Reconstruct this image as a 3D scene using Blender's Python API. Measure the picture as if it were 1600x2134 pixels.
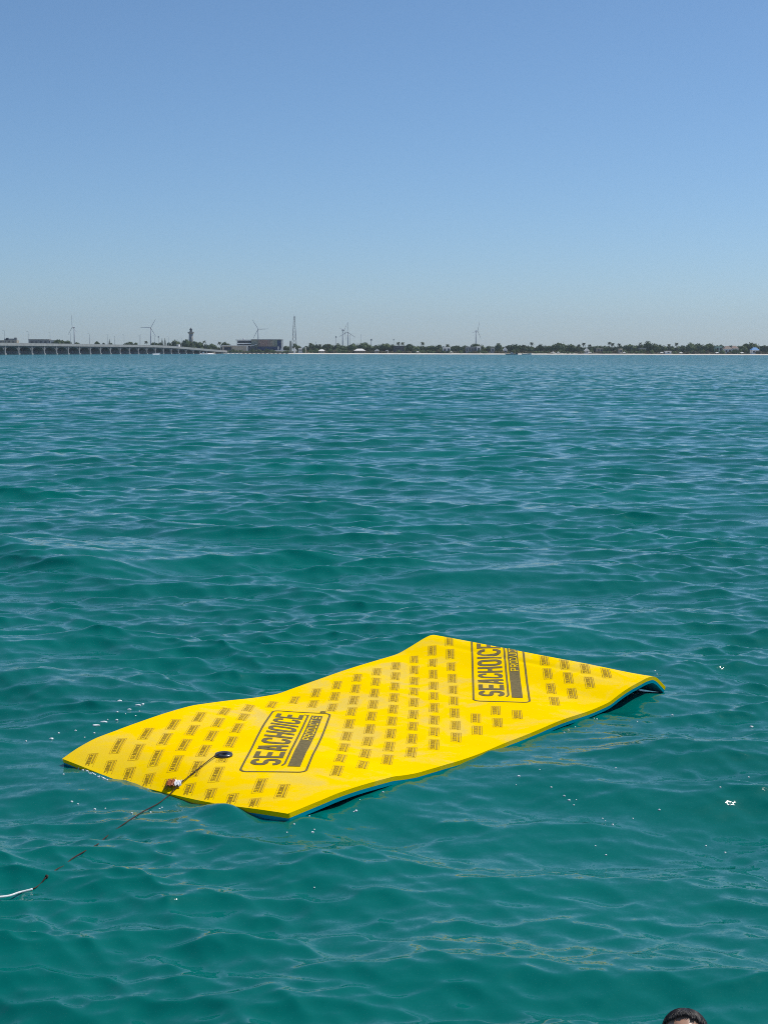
import bpy, bmesh, math, random
import numpy as np
from mathutils import Vector, Matrix

scn = bpy.context.scene
for o in list(bpy.data.objects):
    bpy.data.objects.remove(o, do_unlink=True)
COL = scn.collection
R = math.radians
random.seed(7)

# ------------------------------------------------------------------ camera
CAM_H = 2.4                      # eye height above the mean water, metres
FPX = 3140.0                     # focal length in pixels of the 1600 px wide photograph
PITCH = math.atan((1067 - 733) / FPX)
ROLL = R(0.13)
cam_d = bpy.data.cameras.new('camera')
cam = bpy.data.objects.new('camera', cam_d); COL.objects.link(cam)
cam_d.sensor_fit = 'VERTICAL'; cam_d.sensor_height = 36.0; cam_d.sensor_width = 27.0
cam_d.lens = FPX / 2134 * 36.0
cam_d.clip_start = 0.05; cam_d.clip_end = 30000
cam.location = (0, 0, CAM_H)
cam.rotation_euler = (Matrix.Rotation(math.pi / 2 - PITCH, 3, 'X') @ Matrix.Rotation(ROLL, 3, 'Z')).to_euler()
scn.camera = cam

# ------------------------------------------------------------------ sky, sun, exposure
SUN_EL, SUN_AZ = R(58), R(58)    # azimuth measured from the view direction (+Y) towards +X
SUN_DIR = Vector((math.sin(SUN_AZ) * math.cos(SUN_EL), math.cos(SUN_AZ) * math.cos(SUN_EL), math.sin(SUN_EL)))
world = bpy.data.worlds.new('World'); scn.world = world; world.use_nodes = True
wn = world.node_tree.nodes; wl = world.node_tree.links
for n in list(wn): wn.remove(n)
sky = wn.new('ShaderNodeTexSky'); sky.sky_type = 'NISHITA'; sky.sun_disc = False
sky.sun_elevation = SUN_EL; sky.sun_rotation = SUN_AZ
sky.altitude = 0; sky.air_density = 0.8; sky.dust_density = 0.4; sky.ozone_density = 10.0
hs = wn.new('ShaderNodeHueSaturation'); hs.inputs['Saturation'].default_value = 0.97; hs.inputs['Hue'].default_value = 0.493
bg = wn.new('ShaderNodeBackground'); bg.inputs['Strength'].default_value = 0.099
wo = wn.new('ShaderNodeOutputWorld')
wl.new(sky.outputs[0], hs.inputs['Color']); wl.new(hs.outputs[0], bg.inputs[0]); wl.new(bg.outputs[0], wo.inputs[0])
sun_d = bpy.data.lights.new('sun', 'SUN'); sun_d.energy = 3.4; sun_d.angle = R(0.53); sun_d.color = (1.0, 0.955, 0.88)
sun = bpy.data.objects.new('sun', sun_d); COL.objects.link(sun)
sun.rotation_euler = SUN_DIR.to_track_quat('Z', 'Y').to_euler()
scn.view_settings.view_transform = 'Standard'; scn.view_settings.look = 'None'
scn.view_settings.exposure = 0.12; scn.view_settings.gamma = 1.0
scn.view_settings.use_curve_mapping = False
scn.render.engine = 'CYCLES'
scn.cycles.use_denoising = False; scn.cycles.filter_width = 1.0
scn.cycles.max_bounces = 6; scn.cycles.glossy_bounces = 3; scn.cycles.diffuse_bounces = 2
scn.cycles.volume_bounces = 0; scn.cycles.sample_clamp_indirect = 8.0

# ------------------------------------------------------------------ helpers
def ray(px, py):
    """direction, in the world, of a pixel of the photograph; used to read sizes and places off it"""
    x = (px - 800) / FPX; y = (1067 - py) / FPX
    c, s = math.cos(ROLL), math.sin(ROLL); x, y = c * x - s * y, s * x + c * y
    cp, sp = math.cos(PITCH), math.sin(PITCH)
    return (x, cp + y * sp, -sp + y * cp)
def atz(px, py, z):
    r = ray(px, py); t = (z - CAM_H) / r[2]; return Vector((r[0] * t, r[1] * t, z))
def aty(px, py, Y):
    r = ray(px, py); t = Y / r[1]; return Vector((r[0] * t, Y, CAM_H + r[2] * t))
def ppm(Y): return FPX / Y

def tag(o, label=None, cat=None, group=None, kind=None):
    if label: o['label'] = label
    if cat: o['category'] = cat
    if group: o['group'] = group
    if kind: o['kind'] = kind
    return o
def empty(name, loc=(0, 0, 0), rz=0.0):
    o = bpy.data.objects.new(name, None); COL.objects.link(o)
    o.location = loc; o.rotation_euler = (0, 0, rz); o.empty_display_size = 0.2
    return o
def mesh_obj(name, verts, faces, mat, parent=None, smooth=False):
    me = bpy.data.meshes.new(name); me.from_pydata([tuple(map(float, v)) for v in verts], [], [tuple(map(int, f)) for f in faces]); me.update()
    if smooth: me.polygons.foreach_set('use_smooth', [True] * len(me.polygons))
    return link(name, me, mat, parent)
def link(name, me, mat, parent=None):
    o = bpy.data.objects.new(name, me); COL.objects.link(o)
    if mat and not me.materials: me.materials.append(mat)
    if parent: o.parent = parent
    return o

class MB:
    """collects simple shapes into one mesh"""
    def __init__(self): self.v = []; self.f = []
    def add(self, v, f):
        n = len(self.v); self.v += [tuple(p) for p in v]; self.f += [tuple(i + n for i in q) for q in f]; return self
    def box(self, x0, x1, y0, y1, z0, z1):
        v = [(x, y, z) for z in (z0, z1) for y in (y0, y1) for x in (x0, x1)]
        return self.add(v, [(0, 2, 3, 1), (4, 5, 7, 6), (0, 1, 5, 4), (2, 6, 7, 3), (0, 4, 6, 2), (1, 3, 7, 5)])
    def bar(self, a, b, w, h=None):
        a, b = Vector(a), Vector(b); h = h or w
        d = (b - a).normalized(); s = d.cross(Vector((0, 0, 1)))
        if s.length < 1e-4: s = Vector((1, 0, 0))
        s.normalize(); u = s.cross(d)
        v = [p + s * (i * w / 2) + u * (j * h / 2) for p in (a, b) for j in (-1, 1) for i in (-1, 1)]
        return self.add(v, [(0, 1, 3, 2), (4, 6, 7, 5), (0, 4, 5, 1), (2, 3, 7, 6), (0, 2, 6, 4), (1, 5, 7, 3)])
    def tube(self, pts, rad, n=8, cap=True):
        pts = [Vector(p) for p in pts]; rad = rad if hasattr(rad, '__len__') else [rad] * len(pts)
        v = []; up = Vector((0, 0, 1))
        for i, p in enumerate(pts):
            d = (pts[min(i + 1, len(pts) - 1)] - pts[max(i - 1, 0)]).normalized()
            s = d.cross(up)
            if s.length < 1e-3: s = d.cross(Vector((0, 1, 0)))
            s.normalize(); u = s.cross(d)
            v += [p + (s * math.cos(2 * math.pi * k / n) + u * math.sin(2 * math.pi * k / n)) * rad[i] for k in range(n)]
        f = [(i * n + k, i * n + (k + 1) % n, (i + 1) * n + (k + 1) % n, (i + 1) * n + k) for i in range(len(pts) - 1) for k in range(n)]
        if cap: f += [tuple(range(n))[::-1], tuple((len(pts) - 1) * n + k for k in range(n))]
        return self.add(v, f)
    def lathe(self, prof, n=16, c=(0, 0, 0)):
        v = [(c[0] + r * math.cos(2 * math.pi * k / n), c[1] + r * math.sin(2 * math.pi * k / n), c[2] + z) for r, z in prof for k in range(n)]
        f = [(i * n + k, i * n + (k + 1) % n, (i + 1) * n + (k + 1) % n, (i + 1) * n + k) for i in range(len(prof) - 1) for k in range(n)]
        f += [tuple(range(n))[::-1], tuple((len(prof) - 1) * n + k for k in range(n))]
        return self.add(v, f)
    def build(self, name, mat, parent=None, smooth=False): return mesh_obj(name, self.v, self.f, mat, parent, smooth)

def material(name, col, rough=0.8, var=0.15, scale=4.0, bump=0.0, bscale=None, spec=0.3, metal=0.0, col2=None):
    m = bpy.data.materials.new(name); m.use_nodes = True
    nt = m.node_tree; N = nt.nodes; Lk = nt.links
    b = N['Principled BSDF']; b.inputs['Roughness'].default_value = rough; b.inputs['Metallic'].default_value = metal
    b.inputs['Specular IOR Level'].default_value = spec
    tc = N.new('ShaderNodeTexCoord'); no = N.new('ShaderNodeTexNoise'); no.inputs['Scale'].default_value = scale; no.inputs['Detail'].default_value = 5
    Lk.new(tc.outputs['Object'], no.inputs['Vector'])
    cr = N.new('ShaderNodeValToRGB'); e = cr.color_ramp.elements
    e[0].position = 0.3; e[1].position = 0.7
    c2 = col2 or [min(1, c * (1 + var)) for c in col]; c1 = [c * (1 - var) for c in col] if not col2 else col
    e[0].color = (*c1, 1); e[1].color = (*c2, 1)
    Lk.new(no.outputs[0], cr.inputs[0]); Lk.new(cr.outputs[0], b.inputs['Base Color'])
    if bump:
        nb = N.new('ShaderNodeTexNoise'); nb.inputs['Scale'].default_value = bscale or scale * 6; nb.inputs['Detail'].default_value = 4
        Lk.new(tc.outputs['Object'], nb.inputs['Vector'])
        bp = N.new('ShaderNodeBump'); bp.inputs['Strength'].default_value = bump; bp.inputs['Distance'].default_value = 0.02
        Lk.new(nb.outputs[0], bp.inputs['Height']); Lk.new(bp.outputs[0], b.inputs['Normal'])
    return m

# ------------------------------------------------------------------ the mat's shape (needed by the water around it)
MAT_W, MAT_L, MAT_T = 1.835, 3.99, 0.047
R0 = np.array([-0.4866, 7.4876]); EU = np.array([0.62745, 0.77866])
L0 = np.array([-1.8900, 8.6692]); EL = np.array([0.61012, 0.79231])
ZR = np.array([(-.3, .03), (0, .05), (.184, .062), (.376, .069), (.615, .064), (.866, .059), (.952, .045), (1.084, .026), (1.265, .014), (1.453, .010), (1.695, .016),
      (1.949, .026), (2.213, .03), (2.49, .034), (2.839, .041), (3.208, .05), (3.399, .093), (3.53, .117), (3.697, .139), (3.80, .137), (3.86, .112), (3.99, .015), (4.2, -.13)])
ZL = np.array([(-.3, -.09), (0, .01), (.111, .05), (.262, .086), (.534, .109), (.82, .121), (1.075, .125), (1.433, .097), (1.668, .074), (1.911, .056), (2.268, .081),
      (2.535, .098), (2.87, .11), (3.281, .128), (3.589, .188), (3.70, .203), (3.781, .19), (3.86, .13), (3.99, .03), (4.2, -.1)])
def smooth_prof(Z, sig):
    g = np.linspace(-.3, 4.2, 901); z = np.interp(g, Z[:, 0], Z[:, 1])
    k = np.exp(-0.5 * (np.arange(-40, 41) * (4.5 / 900) / sig) ** 2); k /= k.sum()
    return g, np.convolve(np.pad(z, 40, mode='edge'), k, mode='valid')
GR, PR = smooth_prof(ZR, .028); GL, PL = smooth_prof(ZL, .04)
_rs = np.random.RandomState(3)
_wr = [(_rs.uniform(3, 13), _rs.uniform(0, 6.28), _rs.uniform(0, 6.28)) for _ in range(10)]
def surf(s, t):
    """top surface of the mat; s along its length, t across it, metres"""
    s = np.asarray(s, float); t = np.asarray(t, float); q = t / MAT_W
    x = (1 - q) * (R0[0] + EU[0] * s) + q * (L0[0] + EL[0] * s)
    y = (1 - q) * (R0[1] + EU[1] * s) + q * (L0[1] + EL[1] * s)
    z = (1 - q) * np.interp(s, GR, PR) + q * np.interp(s, GL, PL)
    z = z - .045 * np.sin(np.pi * np.clip(q, 0, 1)) * np.exp(-np.abs(s) / .35)
    z = z - .010 * np.exp(-((s - 3.56) / .035) ** 2) * np.sin(np.pi * np.clip(q, 0, 1))      # crease before the ridge
    z = z + .012 * np.exp(-(((s - 1.9 - .5 * (q - .5)) / .22) ** 2)) * np.sin(np.pi * np.clip(q, 0, 1))
    for k, a, ph in _wr:
        z = z + .0016 * np.sin(k * (s * math.cos(a) + t * math.sin(a)) + ph)
    return np.stack([x, y, z], -1)
def mat_st(x, y):
    """inverse of surf in plan (nearly exact: the two long edges are almost parallel)"""
    dx, dy = x - R0[0], y - R0[1]
    ev = (L0 - R0) / MAT_W
    det = EU[0] * ev[1] - EU[1] * ev[0]
    return (dx * ev[1] - dy * ev[0]) / det, (EU[0] * dy - EU[1] * dx) / det

# ------------------------------------------------------------------ sea
WATER = -0.015
rs = np.random.RandomState(21)
NW = 170
lam = np.exp(np.linspace(math.log(0.085), math.log(6.5), NW)) * rs.uniform(.96, 1.04, NW)
spread = np.interp(np.log(lam), [math.log(.08), math.log(.5), math.log(6.5)], [.70, .48, .32])
ang = R(-97) + rs.normal(0, 1, NW) * spread
slope = np.interp(np.log(lam), np.log([.085, .2, .6, 1.5, 3.5, 6.5]), [.034, .046, .038, .0225, .0115, .0045])
kk = 2 * math.pi / lam; amp = slope / kk
kx, ky = np.cos(ang) * kk, np.sin(ang) * kk; ph0 = rs.uniform(0, 2 * math.pi, NW)
CHOP = 0.92
PACK = []                         # two steeper single waves: (crest end a, crest end b, height, half width)
for a, b, hh, ww in (((-60, 1142), (210, 1196), .21, .60), ((-80, 1412), (300, 1480), .13, .46), ((560, 1985), (1250, 2050), .035, .30)):
    PACK.append((atz(*a, 0), atz(*b, 0), hh, ww))
def gust(x, y):
    return .90 + .38 * np.sin(.9 * x + .35 * y + 1.1) * np.sin(.31 * y - .5 * x + .4) + .22 * np.sin(1.7 * x - .8 * y) * np.sin(.62 * y + .2)
def waves(x, y, cut):
    """displacement of the water at rest position x, y; waves shorter than cut are left to the material"""
    dx = np.zeros_like(x); dy = np.zeros_like(x); dz = np.zeros_like(x)
    g = gust(x, y).astype(x.dtype)
    for i in range(NW):
        if lam[i] < cut: continue
        f = min(1.0, (lam[i] - cut) / (cut * .5 + 1e-6))
        p = kx[i] * x + ky[i] * y + ph0[i]
        a = amp[i] * f * (g if lam[i] < .7 else 1.0)
        c = np.cos(p) * a; s = np.sin(p) * a
        dz += c; dx -= CHOP * (kx[i] / kk[i]) * s; dy -= CHOP * (ky[i] / kk[i]) * s
    for A, B, hh, ww in PACK:
        d = (B - A).to_2d(); Ln = d.length; d.normalize(); n = Vector((-d.y, d.x))
        al = (x - A.x) * d.x + (y - A.y) * d.y; ac = (x - A.x) * n.x + (y - A.y) * n.y
        env = 1 / (1 + np.exp(np.clip(-(al + .1) / .25, -50, 50))) / (1 + np.exp(np.clip((al - Ln) / .22, -50, 50)))
        w = np.where(ac < 0, ww * .62, ww * 1.5)
        dz += hh * env * np.exp(-(np.abs(ac) / w) ** 1.5); dy -= .12 * hh / .12 * env * np.exp(-(ac / w) ** 2)
    s, t = mat_st(x, y)
    ds = np.maximum(np.maximum(-s, s - MAT_L), 0); dt = np.maximum(np.maximum(-t, t - MAT_W), 0)
    d = np.hypot(ds, dt); m = np.clip(d / .9, 0, 1); m = m * m * (3 - 2 * m)
    fm = .38 + .62 * m
    dx *= fm; dy *= fm; dz *= fm
    dz += .048 * np.exp(-((s + .04) / .09) ** 2 - ((t - .42) / .20) ** 2) + .010 * np.exp(-((s + .05) / .10) ** 2 - ((t - 1.1) / .5) ** 2)
    dz += .022 * np.exp(-((t + .02) / .20) ** 2 - ((s - 3.65) / .25) ** 2)
    dz += .034 * np.exp(-((t + .02) / .16) ** 2) / (1 + np.exp(np.clip((s - .95) / .07, -50, 50))) / (1 + np.exp(np.clip(-(s + .05) / .05, -50, 50)))          # the little wave that laps over the mat's short end
    return dx, dy, dz, s, t
def water_at(x, y, it=4):
    """height of the water above a plan position"""
    x = np.atleast_1d(np.asarray(x, float)); y = np.atleast_1d(np.asarray(y, float)); u, v = x.copy(), y.copy()
    for _ in range(it):
        dx, dy, dz, _s, _t = waves(u, v, .0); u = x - dx; v = y - dy
    return dz + WATER

def on_water(px, py, it=14):
    z = np.full(len(px), WATER); 
    for _ in range(it):
        P = [atz(a, b, float(q)) for a, b, q in zip(px, py, z)]
        z = .55 * z + .45 * water_at([p.x for p in P], [p.y for p in P], 3)
    return P, z

def build_sea():
    rows = [1.0]
    while rows[-1] < 1530:
        d = rows[-1]
        rows.append(d * (1.02 if d < 4.4 else 1.0027 if d < 60 else 1.004 if d < 300 else 1.009))
    rows += [1700, 2200, 3200, 4800, 6300]
    Y = np.array(rows, np.float64)
    kin = np.arange(-.305, .3051, .00118)
    ko = np.geomspace(.32, 1.6, 26)
    K = np.concatenate([-ko[::-1], kin, ko])
    nR, nC = len(Y), len(K)
    V = np.zeros((nR, nC, 3)); mid = np.zeros((nR, nC)); far = np.zeros((nR, nC))
    # rows are worked in blocks that share one shortest wave length
    i = 0
    while i < nR:
        j = i + 1
        while j < nR and Y[j] < Y[i] * 1.06: j += 1
        step = max(Y[min(j, nR - 1)] - Y[min(j, nR - 1) - 1], .0012 * Y[i])
        cut = max(.0, 2.9 * step)
        y = np.repeat(Y[i:j, None], nC, 1); x = y * K[None, :]
        if cut < 9:
            dx, dy, dz, s, t = waves(x, y, cut)
        else:
            dx = dy = dz = np.zeros_like(x); s = t = np.full_like(x, -9.)
        edge = np.clip((1.45 - np.abs(K)) / .8, 0, 1)[None, :]
        edge = np.where(np.abs(K)[None, :] < .31, 1.0, edge * .4)
        X_, Y_, Z_ = x + dx * edge, y + dy * edge, dz * edge + WATER
        s, t = mat_st(X_, Y_)
        ins = (s > .10) & (s < MAT_L - .05) & (t > .05) & (t < MAT_W - .05)
        if ins.any():
            zt = surf(np.clip(s, 0, MAT_L), np.clip(t, 0, MAT_W))[..., 2]
            Z_ = np.where(ins, np.minimum(Z_, zt - .055), Z_)
        V[i:j, :, 0], V[i:j, :, 1], V[i:j, :, 2] = X_, Y_, Z_
        i = j
    sm = lambda a, b: (lambda q: q * q * (3 - 2 * q))(np.clip((Y - a) / (b - a), 0, 1))
    mid[:] = sm(20, 110)[:, None]; far[:] = sm(150, 600)[:, None]
    idx = np.arange(nR * nC).reshape(nR, nC)
    q = np.stack([idx[:-1, :-1], idx[:-1, 1:], idx[1:, 1:], idx[1:, :-1]], -1).reshape(-1, 4)
    me = bpy.data.meshes.new('sea')
    me.vertices.add(nR * nC); me.vertices.foreach_set('co', V.reshape(-1).astype(np.float32))
    me.loops.add(q.size); me.loops.foreach_set('vertex_index', q.reshape(-1).astype(np.int32))
    me.polygons.add(len(q)); me.polygons.foreach_set('loop_start', (np.arange(len(q)) * 4).astype(np.int32))
    me.polygons.foreach_set('use_smooth', np.ones(len(q), bool))
    me.update(calc_edges=True)
    for nm, arr in (('chop_mid', mid), ('chop_far', far)):
        at = me.attributes.new(nm, 'FLOAT', 'POINT'); at.data.foreach_set('value', arr.reshape(-1).astype(np.float32))
    return me

def sea_material():
    m = bpy.data.materials.new('sea_water'); m.use_nodes = True
    nt = m.node_tree; N = nt.nodes; Lk = nt.links
    for n in list(N): N.remove(n)
    out = N.new('ShaderNodeOutputMaterial'); tc = N.new('ShaderNodeTexCoord'); geo = N.new('ShaderNodeNewGeometry')
    def vmath(op, a=None, b=None, sc=None):
        n = N.new('ShaderNodeVectorMath'); n.operation = op
        for i, v in ((0, a), (1, b)):
            if v is None: continue
            if isinstance(v, tuple): n.inputs[i].default_value = v
            else: Lk.new(v, n.inputs[i])
        if sc is not None:
            if isinstance(sc, (int, float)): n.inputs['Scale'].default_value = sc
            else: Lk.new(sc, n.inputs['Scale'])
        return n.outputs[0]
    def ripple(scale, amp, stretch=(1, 1, 1), det=2, weight=None):
        v = vmath('MULTIPLY', tc.outputs['Object'], stretch)
        no = N.new('ShaderNodeTexNoise'); no.inputs['Scale'].default_value = scale; no.inputs['Detail'].default_value = det
        no.inputs['Roughness'].default_value = .6
        Lk.new(v, no.inputs['Vector'])
        c = vmath('SUBTRACT', no.outputs['Color'], (.5, .5, .5))
        c = vmath('MULTIPLY', c, (amp, amp, 0))
        if weight:
            at = N.new('ShaderNodeAttribute'); at.attribute_name = weight
            c = vmath('SCALE', c, sc=at.outputs['Fac'])
        return c
    r = vmath('ADD', ripple(9, .26, (.6, 1.3, 1)), vmath('ADD', ripple(34, .14), ripple(95, .16)))
    r = vmath('ADD', r, ripple(1.7, 1.3, (.7, 1.2, 1), 3, 'chop_mid'))
    r = vmath('ADD', r, ripple(.35, 1.0, (.6, 1.2, 1), 3, 'chop_far'))
    # far normals tilted to the open bay to dim the horizon's reflection
    at = N.new('ShaderNodeAttribute'); at.attribute_name = 'chop_mid'
    r = vmath('ADD', r, vmath('SCALE', (0, -.11, 0), sc=at.outputs['Fac']))
    nrm = vmath('NORMALIZE', vmath('ADD', geo.outputs['Normal'], r))
    body_n = vmath('NORMALIZE', vmath('ADD', vmath('SCALE', nrm, sc=.85), (0, 0, .15)))
    # upwelling light of the turbid green water
    big = N.new('ShaderNodeTexNoise'); big.inputs['Scale'].default_value = .22; big.inputs['Detail'].default_value = 3
    Lk.new(tc.outputs['Object'], big.inputs['Vector'])
    cr = N.new('ShaderNodeValToRGB'); cr.color_ramp.elements[0].position = .3; cr.color_ramp.elements[1].position = .7
    cr.color_ramp.elements[0].color = (.0, .116, .099, 1); cr.color_ramp.elements[1].color = (.0, .148, .127, 1)
    Lk.new(big.outputs[0], cr.inputs[0])
    dif = N.new('ShaderNodeBsdfDiffuse'); Lk.new(cr.outputs[0], dif.inputs['Color']); Lk.new(body_n, dif.inputs['Normal'])
    gl = N.new('ShaderNodeBsdfGlossy'); gl.inputs['Color'].default_value = (1, 1, 1, 1); gl.inputs['Roughness'].default_value = .045
    Lk.new(nrm, gl.inputs['Normal'])
    fr = N.new('ShaderNodeFresnel'); fr.inputs['IOR'].default_value = 1.333; Lk.new(nrm, fr.inputs['Normal'])
    mx = N.new('ShaderNodeMixShader'); Lk.new(fr.outputs[0], mx.inputs[0]); Lk.new(dif.outputs[0], mx.inputs[1]); Lk.new(gl.outputs[0], mx.inputs[2])
    Lk.new(mx.outputs[0], out.inputs['Surface'])
    return m
sea = link('sea', build_sea(), sea_material()); tag(sea, kind='structure')

# ------------------------------------------------------------------ land behind the beach
SHORE = 1480.0
M_sand = material('white_sand', (.62, .58, .50), .95, .12, .08)
M_soil = material('land_soil', (.17, .16, .10), .95, .3, .02)
def build_land():
    xs = np.linspace(-2600, 2600, 161)
    prof = [(-14, -1.2), (-2, -.25), (6, .25), (18, .65), (40, .95), (60, 1.1)]
    r = np.random.RandomState(5)
    wob = np.interp(xs, np.linspace(-2600, 2600, 60), r.uniform(-5, 5, 60))
    v = []; f = []
    for d, z in prof: v += [(x, SHORE + d + w, z + r.uniform(-.05, .05)) for x, w in zip(xs, wob)]
    n = len(xs)
    for i in range(len(prof) - 1): f += [(i * n + k, i * n + k + 1, (i + 1) * n + k + 1, (i + 1) * n + k) for k in range(n - 1)]
    b = mesh_obj('beach', v, f, M_sand, smooth=True); tag(b, kind='structure')
    v2 = []; f2 = []
    for yy, z in ((SHORE + 52, 1.02), (SHORE + 90, 1.2), (2300, 1.4), (6300, 1.6)): v2 += [(x * (1 if yy < 2500 else 1.6), yy, z) for x in xs]
    for i in range(3): f2 += [(i * n + k, i * n + k + 1, (i + 1) * n + k + 1, (i + 1) * n + k) for k in range(n - 1)]
    l = mesh_obj('land', v2, f2, M_soil, smooth=True); tag(l, kind='structure')
build_land()

# ------------------------------------------------------------------ the floating mat
def mat_foam(name, col, dark, rough):
    m = material(name, col, rough, scale=5, col2=dark, bump=.10, bscale=160, spec=.0)
    return m
M_yellow = mat_foam('yellow_foam', (.98, .640, .0), (.99, .675, .001), .62)
def wet_patches(m):
    nt = m.node_tree; N = nt.nodes; Lk = nt.links; b = N['Principled BSDF']
    tc = N.new('ShaderNodeTexCoord'); no = N.new('ShaderNodeTexNoise'); no.inputs['Scale'].default_value = 2.3; no.inputs['Detail'].default_value = 7; no.inputs['Roughness'].default_value = .65
    no.inputs['Distortion'].default_value = .6
    Lk.new(tc.outputs['Object'], no.inputs['Vector'])
    a = N.new('ShaderNodeMapRange'); a.inputs['From Min'].default_value = .50; a.inputs['From Max'].default_value = .62; a.inputs['To Max'].default_value = .30
    c = N.new('ShaderNodeMapRange'); c.inputs['From Min'].default_value = .50; c.inputs['From Max'].default_value = .62; c.inputs['To Min'].default_value = .65; c.inputs['To Max'].default_value = .28
    for n, k in ((a, 'Specular IOR Level'), (c, 'Roughness')):
        Lk.new(no.outputs[0], n.inputs['Value']); Lk.new(n.outputs[0], b.inputs[k])
wet_patches(M_yellow)
M_teal = mat_foam('teal_foam', (.0, .30, .39), (.0, .34, .43), .65)
M_print = material('print_brown', (.165, .125, .040), .7, .25, 60)
M_print_s = material('print_faded', (.48, .300, .003), .7, .25, 40)
M_black = material('black_plastic', (.030, .030, .034), .30, .2, 40, spec=.8)

def mat_frames(ns, nt):
    S = np.linspace(0, MAT_L, ns); T = np.linspace(0, MAT_W, nt)
    s, t = np.meshgrid(S, T, indexing='ij')
    # slightly uneven cut edges
    s = s + .004 * np.sin(t * 7) * (s < .01); P = surf(s, t)
    e = .004
    n = np.cross(surf(s + e, t) - surf(s - e, t), surf(s, t + e) - surf(s, t - e)); n /= np.linalg.norm(n, axis=-1, keepdims=True)
    return P, n
def slab(name, top, bot, mat, parent, ns=240, nt=90, rnd=.004):
    P, n = mat_frames(ns, nt)
    a = P - n * top; b = P - n * bot
    me_v = list(a.reshape(-1, 3)) + list(b.reshape(-1, 3)); off = ns * nt
    I = np.arange(ns * nt).reshape(ns, nt)
    f = [(I[i, j], I[i + 1, j], I[i + 1, j + 1], I[i, j + 1]) for i in range(ns - 1) for j in range(nt - 1)]
    g = [(off + I[i, j], off + I[i, j + 1], off + I[i + 1, j + 1], off + I[i + 1, j]) for i in range(ns - 1) for j in range(nt - 1)]
    ring = [I[i, 0] for i in range(ns)] + [I[ns - 1, j] for j in range(1, nt)] + [I[i, nt - 1] for i in range(ns - 2, -1, -1)] + [I[0, j] for j in range(nt - 2, 0, -1)]
    m = len(ring)
    # separate side vertices keep the cut edge crisp under smooth shading
    base = len(me_v); me_v += [a.reshape(-1, 3)[k] for k in ring] + [b.reshape(-1, 3)[k] for k in ring]
    h = [(base + k, base + m + k, base + m + (k + 1) % m, base + (k + 1) % m) for k in range(m)]
    return mesh_obj(name, me_v, f + g + h, mat, parent, smooth=True)

mat_root = empty('floating_mat', (0, 0, 0))
tag(mat_root, 'large yellow foam floating mat printed with dark lettering, riding on the waves', 'floating mat')
slab('top_layer', 0.0, .0255, M_yellow, mat_root)
slab('bottom_layer', .026, MAT_T, M_teal, mat_root)['label'] = 'teal blue foam underside layer'

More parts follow.
